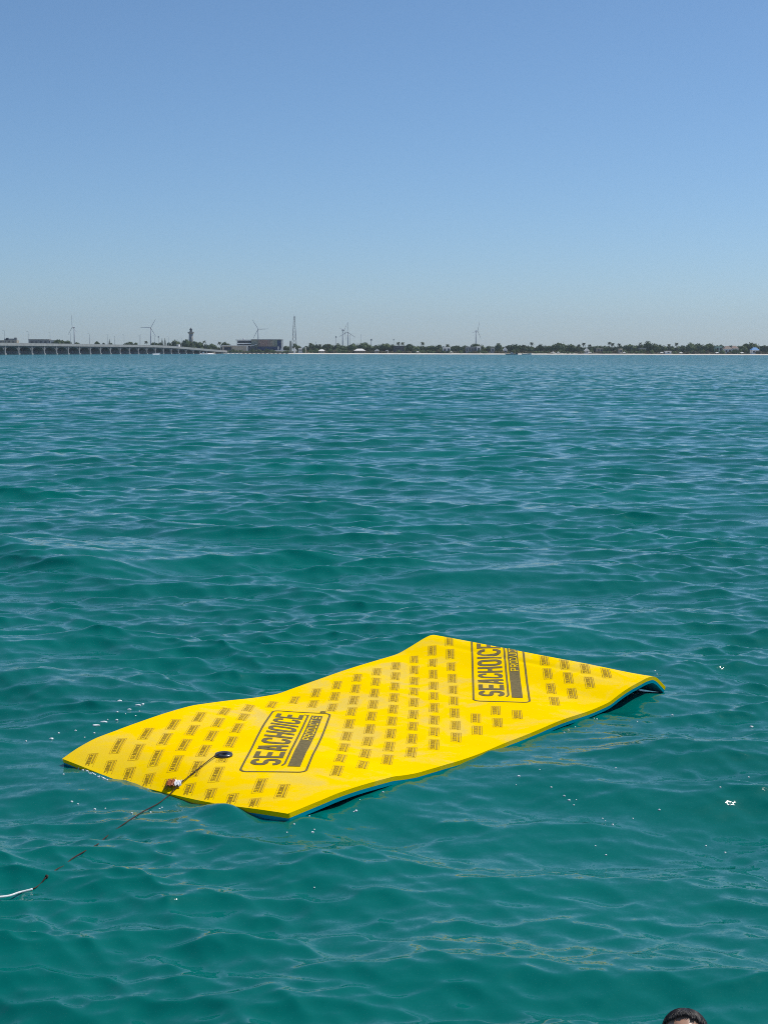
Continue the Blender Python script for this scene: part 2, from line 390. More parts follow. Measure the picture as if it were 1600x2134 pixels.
# printing: strokes laid in the logo's own frame (a along the reading direction, b upwards), then carried onto the mat's surface
TH = R(35.0)
RD = np.array([math.cos(TH), math.sin(TH)]); DN = np.array([math.sin(TH), -math.cos(TH)])
def lift(st, h):
    P = surf(st[:, 0], st[:, 1]); e = .003
    n = np.cross(surf(st[:, 0] + e, st[:, 1]) - surf(st[:, 0] - e, st[:, 1]), surf(st[:, 0], st[:, 1] + e) - surf(st[:, 0], st[:, 1] - e))
    n /= np.linalg.norm(n, axis=-1, keepdims=True)
    return P + n * h
class Print:
    def __init__(self, seg=.035): self.p = []; self.f = []; self.seg = seg
    def quad(self, a0, a1, b0, b1):
        na = max(1, int(math.ceil(abs(a1 - a0) / self.seg))); nb = max(1, int(math.ceil(abs(b1 - b0) / self.seg)))
        base = len(self.p)
        for i in range(na + 1):
            for j in range(nb + 1): self.p.append((a0 + (a1 - a0) * i / na, b0 + (b1 - b0) * j / nb))
        for i in range(na):
            for j in range(nb):
                k = base + i * (nb + 1) + j; self.f.append((k, k + nb + 1, k + nb + 2, k + 1))
    def stroke(self, pts, w, closed=False, wb=None):
        """thick line with mitred corners; wb is its thickness where it runs along a (lines across b stay w)"""
        wb = wb or w
        q = []
        P = list(pts) + ([pts[0]] if closed else [])
        for (x0, y0), (x1, y1) in zip(P[:-1], P[1:]):
            n = max(1, int(math.hypot(x1 - x0, y1 - y0) / self.seg))
            q += [(x0 + (x1 - x0) * i / n, y0 + (y1 - y0) * i / n) for i in range(n)]
        if not closed: q.append(P[-1])
        m = len(q); base = len(self.p)
        for i in range(m):
            p0 = q[i - 1] if (closed or i) else q[i]; p1 = q[(i + 1) % m] if (closed or i < m - 1) else q[i]
            d1 = np.array(q[i]) - np.array(p0); d2 = np.array(p1) - np.array(q[i])
            def nn(d):
                L = np.hypot(*d); return np.array([-d[1], d[0]]) / L if L > 1e-9 else np.zeros(2)
            n = nn(d1) + nn(d2); L = np.hypot(*n); n = n / L if L > 1e-9 else n
            ca = max(.5, float(np.dot(n, nn(d2) if np.hypot(*d2) > 1e-9 else nn(d1))))
            ox, oy = n[0] * w / 2 / ca, n[1] * wb / 2 / ca
            self.p.append((q[i][0] + ox, q[i][1] + oy)); self.p.append((q[i][0] - ox, q[i][1] - oy))
        for i in range(m if closed else m - 1):
            k = base + 2 * i; l = base + 2 * ((i + 1) % m); self.f.append((k, k + 1, l + 1, l))
    def build(self, name, mat, origin, parent, h):
        p = np.array(self.p); st = np.array(origin)[None, :] + p[:, :1] * RD[None, :] - p[:, 1:] * DN[None, :]
        keep = (st[:, 0] > .012) & (st[:, 0] < MAT_L - .01) & (st[:, 1] > .01) & (st[:, 1] < MAT_W - .01)
        f = [q for q in self.f if all(keep[k] for k in q)]
        if not f: return None
        P = lift(np.clip(st, 0.0, 5), h)
        # faces up
        out = []
        for q in f:
            a, b, c = (P[k] for k in q[:3]); out.append(q if np.cross(b - a, c - a)[2] > 0 else q[::-1])
        me = bpy.data.meshes.new(name); me.from_pydata([tuple(v) for v in P], [], [tuple(q) for q in out]); me.update()
        bm = bmesh.new(); bm.from_mesh(me); bmesh.ops.delete(bm, geom=[v for v in bm.verts if not v.link_faces], context='VERTS'); bm.to_mesh(me); bm.free()
        return link(name, me, mat, parent)
def arc(cx, cy, rx, ry, a0, a1, n=7):
    return [(cx + rx * math.cos(R(a0 + (a1 - a0) * i / n)), cy + ry * math.sin(R(a0 + (a1 - a0) * i / n))) for i in range(n + 1)]
def letter(pr, ch, x, y, w, h, sw, sh):
    """one capital in the box x..x+w, y..y+h; sw = stem thickness, sh = bar thickness"""
    l, r, b, t, m = x + sw / 2, x + w - sw / 2, y + sh / 2, y + h - sh / 2, y + h / 2
    c = min(w * .30, h * .22)
    def st(pts, closed=False): pr.stroke(pts, sw, closed, sh)
    if ch == 'I': pr.quad(x + w / 2 - sw / 2, x + w / 2 + sw / 2, y, y + h)
    elif ch == 'E':
        pr.quad(x, x + sw, y, y + h)
        for q in (y, y + h / 2 - sh / 2, y + h - sh): pr.quad(x + sw, x + w * (.92 if q == y + h / 2 - sh / 2 else 1), q, q + sh)
    elif ch == 'H':
        pr.quad(x, x + sw, y, y + h); pr.quad(x + w - sw, x + w, y, y + h); pr.quad(x + sw, x + w - sw, m - sh / 2, m + sh / 2)
    elif ch == 'A':
        st([(x + sw * .45, y), (x + w / 2 - sw * .25, y + h)]); st([(x + w - sw * .45, y), (x + w / 2 + sw * .25, y + h)])
        pr.quad(x + w * .28, x + w * .72, y + h * .20, y + h * .20 + sh)
    elif ch == 'T':
        pr.quad(x + w / 2 - sw / 2, x + w / 2 + sw / 2, y, y + h - sh); pr.quad(x, x + w, y + h - sh, y + h)
    elif ch == 'O': st(arc(r - c, t - c, c, c, 0, 90) + arc(l + c, t - c, c, c, 90, 180) + arc(l + c, b + c, c, c, 180, 270) + arc(r - c, b + c, c, c, 270, 360), True)
    elif ch == 'D': st([(l, b), (l, t)] + arc(r - c, t - c, c, c, 90, 0) + arc(r - c, b + c, c, c, 0, -90), True)
    elif ch == 'U': st([(l, y + h)] + arc(l + c, b + c, c, c, 180, 270) + arc(r - c, b + c, c, c, 270, 360) + [(r, y + h)])
    elif ch == 'C': st([(r, y + h * .66)] + arc(r - c, t - c, c, c, 0, 90) + arc(l + c, t - c, c, c, 90, 180) + arc(l + c, b + c, c, c, 180, 270) + arc(r - c, b + c, c, c, 270, 360) + [(r, y + h * .34)])
    elif ch == 'S': st(arc(r - c, t - c * .8, c, c * .8, 5, 90) + arc(l + c, t - c, c, c, 90, 180) + arc(l + c, m + c * .6, c, c * .6, 180, 270) + arc(r - c, m - c * .6, c, c * .6, 90, 0) + arc(r - c, b + c, c, c, 0, -90) + arc(l + c, b + c * .8, c, c * .8, 270, 185))
    elif ch == 'P': st([(l, y), (l, t)] + arc(r - c * .8, t - c * .8, c * .8, c * .8, 90, 0) + arc(r - c * .8, m + c * .5, c * .8, c * .8, 0, -90) + [(l, m - c * .3)])
    elif ch == 'R':
        letter(pr, 'P', x, y, w, h, sw, sh); st([(x + w * .45, m - c * .3), (r, y)])
def word(pr, txt, x, y, w, h, sw, sh, gap=.16, iw=.42):
    units = sum(iw if c == 'I' else 1 for c in txt) + gap * (len(txt) - 1); u = w / units
    for c in txt:
        k = iw if c == 'I' else 1; letter(pr, c, x, y, u * k, h, sw, sh); x += u * (k + gap)
LW, LH = 1.40, 0.375
def rounded(x0, x1, y0, y1, c):
    return arc(x1 - c, y1 - c, c, c, 0, 90, 5) + arc(x0 + c, y1 - c, c, c, 90, 180, 5) + arc(x0 + c, y0 + c, c, c, 180, 270, 5) + arc(x1 - c, y0 + c, c, c, 270, 360, 5)
def big_logo(o):
    # local frame: a 0..LW, b -LH..0 ; the lettering's own top is b = 0
    Y = lambda fr: -LH * fr
    pr = Print()
    pr.stroke(rounded(0, LW, -LH, 0, .045), .013, True)
    a = pr.build('logo_frame', M_print, o, mat_root, .0022)
    pr = Print(.03)
    word(pr, 'SEACHOICE', .085 * LW, Y(.565), .855 * LW, LH * .47, .036, .031)
    pr.build('logo_word', M_print, o, mat_root, .0022)
    pr = Print()
    pr.stroke([(.085 * LW, Y(.60)), (.11 * LW, Y(.632)), (.945 * LW, Y(.632)), (.952 * LW, Y(.56))], .013)
    pr.build('logo_underline', M_print, o, mat_root, .0022)
    pr = Print(); pr.quad(.075 * LW, .945 * LW, Y(.885), Y(.69))
    bar = pr.build('logo_bar', M_print, o, mat_root, .0022)
    pr = Print(.02); word(pr, 'PRODUCTS', .50 * LW, Y(.862), .42 * LW, LH * .145, .0085, .0075, .30)
    w = pr.build('logo_word', M_yellow, o, bar, .0040)
    pr = Print(.01); pr.stroke(arc(LW + .035, -LH * .86, .016, .016, 0, 324, 9), .010, True); pr.build('logo_dot', M_print, o, mat_root, .0022)
O1 = np.array([.351, .698]); O2 = np.array([2.610, .690])
big_logo(O1); big_logo(O2)
SW_, SH_ = .205, .061
def inside_logo(s, t):
    for o in (O1, O2):
        d = np.array([s, t]) - o; a = d @ RD; b = d @ DN
        if -.15 < a < LW + .15 and -.055 < b < LH + .055: return True
    return False
def small_mark(s, t):
    o = np.array([s, t]) - RD * SW_ / 2 - DN * SH_ / 2
    pr = Print(.06); pr.stroke(rounded(0, SW_, -SH_, 0, .006), .0028, True)
    word(pr, 'SEACHOICE', .03 * SW_ + .01, -SH_ * .60, .90 * SW_, SH_ * .46, .0060, .0058, .16)
    pr.quad(.05 * SW_, .95 * SW_, -SH_ * .88, -SH_ * .68)
    pr.build('printed_mark', M_print_s, o, mat_root, .0020)
for j in range(9):
    for k in range(17):
        s, t = .035 + .2262 * k, .285 + .1678 * j
        if not inside_logo(s, t): small_mark(s, t)

# grommet
gp = surf(.497, .969); e = .01
gn = np.cross(surf(.497 + e, .969) - surf(.497 - e, .969), surf(.497, .969 + e) - surf(.497, .969 - e)); gn = Vector(gn).normalized()
mb = MB()
n = 32; prof = [(.051, .0), (.052, .008), (.049, .0135), (.040, .0155), (.027, .0140), (.0185, .0105), (.0170, .002)]
v = [(r * math.cos(2 * math.pi * k / n), r * math.sin(2 * math.pi * k / n), z) for r, z in prof for k in range(n)]
f = [(i * n + k, i * n + (k + 1) % n, (i + 1) * n + (k + 1) % n, (i + 1) * n + k) for i in range(len(prof) - 1) for k in range(n)]
mb.add(v, f)
gro = mb.build('grommet', M_black, mat_root, True); gro['label'] = 'round black plastic grommet ring'
gro.location = Vector(gp); gro.rotation_euler = gn.to_track_quat('Z', 'Y').to_euler()
mb = MB(); mb.lathe([(.0172, .0), (.0172, .0026)], 20)
hole = mb.build('grommet_hole', material('hole_dark', (.006, .006, .006), .9, .1), gro)

# ------------------------------------------------------------------ rope and the wrapper caught on it
M_rope = material('dark_rope', (.055, .03, .02), .8, .35, 120, bump=.3, bscale=300)
M_ropew = material('rope_glint', (.75, .76, .74), .6, .12, 90, bump=.3, bscale=300)  # sunlit glint on the rope end, put into its colour
g0 = Vector(gp) + gn * .016
ctl = [g0 + Vector((.004, .004, .0)), g0 + Vector((-.035, -.03, .0))]
for (s, t) in ((.28, .93), (.10, .898), (.02, .885)):
    ctl.append(Vector(surf(s, t)) + Vector((0, 0, .012)))
pxs = [(352, 1660, .006), (330, 1676, .003), (300, 1692, .003), (262, 1716, .002), (222, 1745, .001), (206, 1757, -.009), (198, 1763, -.001), (176, 1776, .002), (152, 1790, .002), (134, 1803, -.008), (120, 1812, .001), (98, 1829, .003), (84, 1842, -.008), (68, 1855, .004), (40, 1865, .010), (18, 1876, .018), (-20, 1896, .05), (-90, 1935, .09), (-260, 2020, .22)]
for p, z, (_, _, dz) in zip(*on_water([q[0] for q in pxs], [q[1] for q in pxs]), pxs):
    ctl.append(Vector((p.x, p.y, float(z) + max(dz, -.004) + .0012)))
def catmull(P, n=6):
    out = []
    for i in range(len(P) - 1):
        p0, p1, p2, p3 = P[max(i - 1, 0)], P[i], P[i + 1], P[min(i + 2, len(P) - 1)]
        for k in range(n):
            t = k / n
            out.append(.5 * ((2 * p1) + (p2 - p0) * t + (2 * p0 - 5 * p1 + 4 * p2 - p3) * t * t + (3 * p1 - p0 - 3 * p2 + p3) * t ** 3))
    return out + [P[-1]]
rp = catmull(ctl)
cutw = (len(ctl) - 6) * 6
rope = empty('tow_rope', tuple(ctl[0])); tag(rope, 'thin dark rope tied to the mat grommet and trailing through the water', 'rope')
off = -ctl[0]
MB().tube([p + off for p in rp[:cutw + 1]], .0031, 8).build('cord', M_rope, rope, True)
MB().tube([p + off for p in rp[cutw:]], .0048, 8).build('glint_end', M_ropew, rope, True)['label'] = 'rope end whitened for its sun glint'
kp = ctl[5 + 11] + off
bmk = bmesh.new(); bmesh.ops.create_icosphere(bmk, subdivisions=2, radius=.009)
for vv in bmk.verts: vv.co *= 1 + .25 * math.sin(vv.co.x * 300 + 2) * math.cos(vv.co.y * 260)
me = bpy.data.meshes.new('knot'); bmk.to_mesh(me); bmk.free()
kn = link('knot', me, M_rope, rope); kn.location = kp

M_wrapw = material('wrapper_white', (.82, .81, .80), .35, .06, 30, spec=.6)
M_wrapr = material('wrapper_rust', (.34, .10, .03), .5, .4, 40)
wr = empty('crumpled_wrapper', tuple(Vector(surf(.075, .93)) + Vector((0, 0, .004))))
tag(wr, 'crumpled white and rust brown wrapper caught under the rope at the mat edge', 'wrapper')
r2 = random.Random(4)
def crumple(x0, x1, y0, y1, nx, ny, seed):
    r = random.Random(seed); v = []; f = []
    for i in range(nx + 1):
        for j in range(ny + 1):
            q = j / ny
            v.append((x0 + (x1 - x0) * i / nx + r.uniform(-.003, .003), y0 + (y1 - y0) * q + r.uniform(-.003, .003), .010 + .012 * math.sin(q * 3.1) + .006 * math.sin(i * 2.2 + seed) + r.uniform(-.004, .004)))
    for i in range(nx):
        for j in range(ny):
            k = i * (ny + 1) + j; f.append((k, k + ny + 1, k + ny + 2, k + 1))
    m = len(v); v += [(a, b, c - .0035) for a, b, c in v]; f += [tuple(m + k for k in q[::-1]) for q in f]
    return v, f
mesh_obj('white_half', *crumple(.0, .038, -.045, .04, 6, 7, 2), M_wrapw, wr)
mesh_obj('rust_half', *crumple(-.045, .001, -.05, .06, 6, 8, 5), M_wrapr, wr)

# ------------------------------------------------------------------ foam flecks and sun sparkles, both modelled as white lumps
def foam():
    spots = [(250, 1461, 10, 4), (288, 1470, 14, 3), (298, 1468, 6, 3), (270, 1479, 9, 3), (291, 1483, 4, 2), (217, 1505, 16, 4), (200, 1512, 16, 4), (244, 1501, 6, 3), (225, 1500, 3, 2),
             (108, 1540, 9, 4), (123, 1528, 4, 2), (158, 1523, 5, 2), (197, 1528, 4, 2), (177, 1537, 3, 2), (55, 1545, 4, 2), (245, 1484, 4, 2), (262, 1488, 2, 2), (283, 1492, 3, 2),
             (198, 1687, 6, 3), (275, 1695, 5, 2), (284, 1701, 4, 3), (314, 1693, 4, 2), (333, 1686, 4, 2), (338, 1683, 3, 2), (220, 1685, 3, 2), (133, 1614, 4, 2), (150, 1671, 5, 2), (163, 1676, 4, 2), (309, 1645, 3, 2),
             (613, 1718, 4, 3), (742, 1690, 6, 5), (737, 1692, 3, 2), (750, 1667, 2, 2), (798, 1651, 4, 3), (645, 1701, 3, 3), (651, 1735, 6, 2), (655, 1729, 3, 2), (598, 1735, 3, 2),
             (1185, 1668, 6, 3), (1175, 1659, 5, 2), (1195, 1678, 3, 2), (1200, 1667, 2, 2), (1080, 1618, 6, 2), (1148, 1641, 4, 2), (1075, 1636, 2, 2), (1124, 1604, 3, 2),
             (1276, 1719, 5, 3), (1255, 1706, 3, 2), (1261, 1711, 2, 2), (1373, 1688, 5, 3), (1318, 1706, 3, 2), (1282, 1600, 3, 2), (1240, 1763, 3, 2), (1262, 1782, 4, 2), (1500, 1641, 4, 2), (1559, 1620, 4, 2), (1565, 1515, 7, 3), (1520, 1678, 3, 2), (1470, 1763, 4, 1.5), (1510, 1777, 4, 1.5), (655, 1850, 3, 2),
             (1246, 1480, 4, 3), (1225, 1487, 3, 2), (1243, 1499, 4, 2), (1237, 1497, 2, 2), (1176, 1507, 5, 2), (1146, 1522, 4, 2), (1184, 1522, 3, 2), (1175, 1527, 4, 2), (1198, 1515, 2, 2), (1221, 1522, 2, 2), (1364, 1398, 3, 2), (1368, 1405, 2, 2), (1400, 1490, 4, 3), (1327, 1504, 3, 1.5)]
    spots += [(132 + 3.1 * i + random.uniform(-2, 2), 1586 + 1.45 * i * .9 + random.uniform(-2, 3), random.uniform(2, 6), random.uniform(1.5, 2.6)) for i in range(30)]
    V = []; F = []; rr = random.Random(11)
    P, Z = on_water([q[0] for q in spots], [q[1] for q in spots])
    for (a, b, w, h), p, z in zip(spots, P, Z):
        sc = p.y / FPX; rx = w * sc * .5; ry = max(h * sc * .5 * p.y / CAM_H * .55, .006)
        bm = bmesh.new(); bmesh.ops.create_icosphere(bm, subdivisions=2, radius=1)
        n0 = len(V); k = rr.uniform(0, 6)
        for v in bm.verts:
            d = 1 + .28 * math.sin(3 * math.atan2(v.co.y, v.co.x) + k) + .15 * math.sin(5 * math.atan2(v.co.y, v.co.x) + 2 * k)
            V.append((p.x + v.co.x * rx * d, p.y + v.co.y * ry * d, float(z) + .001 + max(v.co.z, -.5) * min(.007, rx * .8)))
        F += [tuple(n0 + q.index for q in fc.verts) for fc in bm.faces]; bm.free()
    o = mesh_obj('foam_and_sparkle', V, F, material('foam_sparkle_white', (.80, .84, .84), .5, .05, 60, spec=.5), None, True)
    tag(o, 'small white flecks of foam, bubbles and modelled sun sparkle around the yellow mat', 'foam', kind='stuff')
foam()

# ------------------------------------------------------------------ swimmer
def swimmer():
    c = aty(1428, 2105, 4.86)                     # top of the head
    root_z = c.z
    bm = bmesh.new(); bmesh.ops.create_icosphere(bm, subdivisions=2, radius=1)
    SV = [v.co.copy() for v in bm.verts]; SF = [tuple(v.index for v in f.verts) for f in bm.faces]; bm.free()
    RV = []; RF = []
    def ell(x, y, z, rx, ry, rz):
        k = len(RV); RV.extend((x + v.x * rx, y + v.y * ry, z + v.z * rz) for v in SV); RF.extend(tuple(k + i for i in f) for f in SF)
    def limb(pts):
        for (a, ra), (b, rb) in zip(pts[:-1], pts[1:]):
            a, b = Vector(a), Vector(b); n = max(2, int((b - a).length / (min(ra, rb) * .5)))
            for i in range(n + 1):
                p = a.lerp(b, i / n); r = ra + (rb - ra) * i / n; ell(p.x, p.y, p.z, r, r, r)
    # metres from the crown, facing -y (towards the boat)
    ell(0, .012, -.085, .076, .095, .085); ell(0, -.012, -.125, .066, .075, .10); ell(0, -.035, -.185, .050, .050, .042)
    ell(0, -.062, -.225, .026, .022, .018)
    ell(0, -.093, -.132, .014, .018, .030); ell(0, -.108, -.150, .015, .014, .012)            # nose
    for sx in (-1, 1):
        ell(sx * .030, -.080, -.108, .016, .012, .010); ell(sx * .077, .008, -.130, .010, .022, .034); ell(sx * .032, -.078, -.092, .022, .012, .007)
    ell(0, -.082, -.190, .026, .012, .008)
    limb([((0, .015, -.19), .056), ((0, .02, -.27), .058)])
    ell(0, .03, -.38, .165, .095, .12); ell(0, .03, -.50, .155, .10, .16); ell(0, .03, -.66, .135, .09, .16); ell(0, .03, -.80, .15, .095, .12)
    for sx in (-1, 1):
        limb([((sx * .17, .03, -.33), .056), ((sx * .30, -.10, -.46), .044), ((sx * .38, -.28, -.40), .032), ((sx * .39, -.35, -.385), .026)])
        for k in range(4):
            a = (k - 1.5) * .22; L = (.075, .085, .08, .062)[k]
            limb([((sx * .39 + (k - 1.5) * .018, -.385, -.385), .011), ((sx * .39 + (k - 1.5) * .018 + a * .03, -.385 - L * .6, -.39), .009), ((sx * .39 + (k - 1.5) * .018 + a * .05, -.385 - L, -.405), .008)])
        limb([((sx * .365, -.36, -.39), .013), ((sx * .335, -.39, -.395), .010), ((sx * .33, -.42, -.40), .009)])
        limb([((sx * .085, .03, -.86), .085), ((sx * .11, -.12, -1.25), .058), ((sx * .12, .10, -1.62), .036), ((sx * .12, -.02, -1.70), .034)])
    me = bpy.data.meshes.new('raw'); me.from_pydata(RV, [], RF); me.update()
    tmp = bpy.data.objects.new('raw', me); COL.objects.link(tmp)
    rm = tmp.modifiers.new('r', 'REMESH'); rm.mode = 'VOXEL'; rm.voxel_size = .0075
    sm = tmp.modifiers.new('s', 'SMOOTH'); sm.iterations = 3; sm.factor = .5
    dg = bpy.context.evaluated_depsgraph_get(); body = bpy.data.meshes.new_from_object(tmp.evaluated_get(dg)); body.name = 'swimmer'
    bpy.data.objects.remove(tmp)
    body.materials.clear(); body.polygons.foreach_set('use_smooth', [True] * len(body.polygons))
    skin = material('wet_skin', (.46, .25, .16), .35, .12, 25, spec=.5)
    o = link('person', body, skin); o.location = c; o.rotation_euler = (R(-17), 0, R(-14))
    tag(o, 'swimmer with short wet black hair, only the head above the water', 'person')
    # wet hair: locks laid from the crown over the skull
    rr = random.Random(9); mb = MB()
    def skull(th, ph, k=1.0):
        # th from the top, ph around, 0 = back
        x, y, z = math.sin(th) * math.sin(ph), math.sin(th) * math.cos(ph), math.cos(th)
        return Vector((x * .0775 * k, .010 + y * .0965 * k, -.087 + z * .0875 * k))
    for i in range(1100):
        ph = rr.uniform(0, 2 * math.pi); front = (1 - math.cos(ph)) / 2
        th1 = 1.75 - 1.25 * front ** 1.3 + rr.uniform(-.10, .08); th0 = rr.uniform(0, th1 * .55)
        sw = rr.uniform(-.35, .35); n = 6; w = rr.uniform(.0018, .0042); pts = []
        lift_ = rr.uniform(1.004, 1.05)
        for k in range(n + 1):
            q = k / n; pts.append(skull(th0 + (th1 - th0) * q, ph + sw * q * q, 1.01 + (lift_ - 1) * math.sin(q * 2.6)))
        mb.tube(pts, [w * (1 - .75 * (k / n) ** 2) for k in range(n + 1)], 4)
    h = mb.build('hair', material('black_hair', (.012, .010, .011), .5, .4, 80, spec=.35), o, True); h['label'] = 'short wet black hair'
swimmer()

# ------------------------------------------------------------------ far shore: materials
M_conc = material('pale_concrete', (.34, .34, .33), .9, .12, .3)
M_concd = material('dark_concrete', (.14, .145, .15), .9, .18, .3)
M_white = material('white_paint', (.78, .77, .74), .8, .06, .4)
M_glass = material('dark_glass', (.02, .03, .05), .15, .2, 1.0, spec=.6)
M_navy = material('navy_cladding', (.02, .045, .13), .4, .15, .5)
M_brown = material('brown_cladding', (.26, .19, .15), .7, .2, .2)
M_grey = material('grey_cladding', (.30, .31, .31), .8, .12, .2)
M_olive = material('olive_cladding', (.27, .29, .24), .7, .2, .2)
M_tan = material('tan_render', (.45, .40, .32), .9, .12, .2)
M_thatch = material('thatch', (.22, .17, .11), .95, .3, 1.5)
M_steel = material('painted_steel', (.42, .43, .44), .6, .1, .5)
M_turb = material('turbine_hazed_grey', (.42, .44, .46), .5, .05, .1)  # lightened toward the sky colour to add haze
M_dark = material('dark_hull', (.03, .045, .06), .5, .2, .6)
M_blue = material('blue_roof', (.10, .28, .55), .6, .1, .5)
M_green = material('green_render', (.38, .52, .42), .8, .1, .5)
M_bark = material('bark', (.13, .10, .075), .95, .3, 1.0)
M_leaf = [material('foliage_dark', (.048, .078, .032), .85, .45, .35, col2=(.10, .145, .056)),
          material('foliage_mid', (.068, .105, .038), .85, .4, .35, col2=(.12, .165, .065)),
          material('foliage_dry', (.085, .085, .040), .9, .4, .35, col2=(.15, .135, .075))]
M_palm = material('palm_frond', (.035, .058, .022), .75, .4, .5, col2=(.085, .105, .045))

def G(px, D): return aty(px, 733, D).x                     # x of a photograph column at distance D
def H(py, D, px=800): return aty(px, py, D).z              # height of a photograph row at distance D
GROUND = 1.0

# ------------------------------------------------------------------ pier with arches
def pier():
    P0 = Vector((-249.7, 980)); P1 = Vector((-164.0, 1480)); d = (P1 - P0).normalized()
    Ltot = (P1 - P0).length; rz = math.atan2(d.y, d.x)
    root = empty('arched_pier', (P0.x, P0.y, WATER), rz)   # local x runs along the pier to the shore, local -y faces the open bay
    tag(root, 'long grey concrete pier carried on low arches, running out from the shore', 'pier')
    def zt(u):
        return float(np.interp(u, [-200, 300, 345, 385, 430, 480, 530], [6.85, 6.7, 6.3, 5.5, 4.5, 3.3, 2.3]))
    M_col = material('stained_concrete', (.25, .255, .26), .9, .3, .5)
    bay, th, wd = 21.8, 1.5, 9.5
    us = list(np.linspace(-190, 528, 90)); v = []; f = []
    for u in us:
        z = zt(u) ; v += [(u, -wd / 2 - .7, z - 1.0), (u, -wd / 2 - .7, z), (u, wd / 2 + .7, z), (u, wd / 2 + .7, z - 1.0)]
    for i in range(len(us) - 1):
        for a, b in ((0, 1), (1, 2), (2, 3), (3, 0)): f.append((i * 4 + a, (i + 1) * 4 + a, (i + 1) * 4 + b, i * 4 + b))
    mesh_obj('deck', v, f, M_conc, root)
    for sy in (-1, 1):
        m = MB()
        for a, b in zip(us[:-1], us[1:]): m.bar((a, sy * (wd / 2 + .5), zt(a) + .45), (b, sy * (wd / 2 + .5), zt(b) + .45), .25, .8)
        m.build('parapet', M_conc, root)
    k = -8; span = {}
    while True:
        u0 = k * bay; u1 = u0 + bay; k += 1
        if u1 > 500: break
        z0, z1 = zt(u0) - 1.0, zt(u1) - 1.0
        # column: a wall across the pier on a wider footing
        key = round(z0, 1)
        if ('c', key) not in span:
            m = MB(); m.box(-th / 2, th / 2, -wd / 2 - .35, wd / 2 + .35, .8, z0); 
            span['c', key] = m.build('column', M_col, root); oc = span['c', key]
            span['f', key] = MB().box(-th / 2 - .5, th / 2 + .5, -wd / 2 - .8, wd / 2 + .8, -1.5, .8).build('footing', M_conc, oc); 
        else:
            oc = span['c', key].copy(); COL.objects.link(oc); of = span['f', key].copy(); COL.objects.link(of); of.parent = oc
        oc.location.x = u0
        # arch: spandrel walls above a shallow segmental vault
        key = (round(z0, 2), round(z1, 2))
        if key not in span:
            n = 12; v = []; f = []
            for i in range(n + 1):
                q = i / n; u = th / 2 + (bay - th) * q; top = z0 + (z1 - z0) * q
                zz = max(.2, min(top - .5, top - 3.6 * max(.35, top / 5.8) + 2.9 * max(.35, top / 5.8) * math.sqrt(max(0, 1 - (2 * q - 1) ** 2))))
                v += [(u, -wd / 2, zz), (u, -wd / 2, top), (u, wd / 2, top), (u, wd / 2, zz)]
            for i in range(n):
                for a, b in ((0, 1), (2, 3), (3, 0)): f.append((i * 4 + a, (i + 1) * 4 + a, (i + 1) * 4 + b, i * 4 + b))
            span[key] = mesh_obj('arch', v, f, M_concd, root); oa = span[key]  # darker concrete than the deck, deepens the shade inside the arch
        else:
            oa = span[key].copy(); COL.objects.link(oa)
        oa.location.x = u0
    m = MB()
    # lamp posts on the deck
    lp = None
    for i in range(-4, 13):
        u = i * 38.0
        if lp is None:
            q = MB(); q.tube([(0, 0, 0), (0, 0, 8.5)], [.12, .07], 6).bar((0, 0, 8.5), (0, 1.6, 8.8), .1)
            lp = q.build('lamp_post', M_steel, root); o = lp
        else:
            o = lp.copy(); COL.objects.link(o)
        o.location = (u, -wd / 2 - .2, zt(u))
    # the white van crossing the deck
    u = 381; van = empty('white_van', tuple(root.matrix_basis @ Vector((u, -1.5, zt(u)))), rz)
    tag(van, 'white box van driving along the pier deck', 'van')
    MB().box(-1.9, 2.4, -1.0, 1.0, .5, 2.9).build('cargo_box', M_white, van)
    m = MB(); m.add([(x, y, z) for y in (-.95, .95) for x, z in ((-3.6, .5), (-1.95, .5), (-1.95, 2.2), (-2.7, 2.2), (-3.3, 1.4), (-3.6, 1.3))],
                    [(0, 1, 2, 3, 4, 5), (11, 10, 9, 8, 7, 6)] + [(i, 6 + i, 6 + (i + 1) % 6, (i + 1) % 6) for i in range(6)]); m.build('cab', M_white, van)
    w0 = None
    for wx in (-2.8, 1.5):
        for wy in (-.95, .95):
            q = MB(); q.tube([(wx, wy - .12, .42), (wx, wy + .12, .42)], .42, 12); q.build('wheel', M_dark, van)
    MB().box(-3.32, -2.6, -.97, .97, 1.5, 2.05).build('window', M_glass, van)
pier()

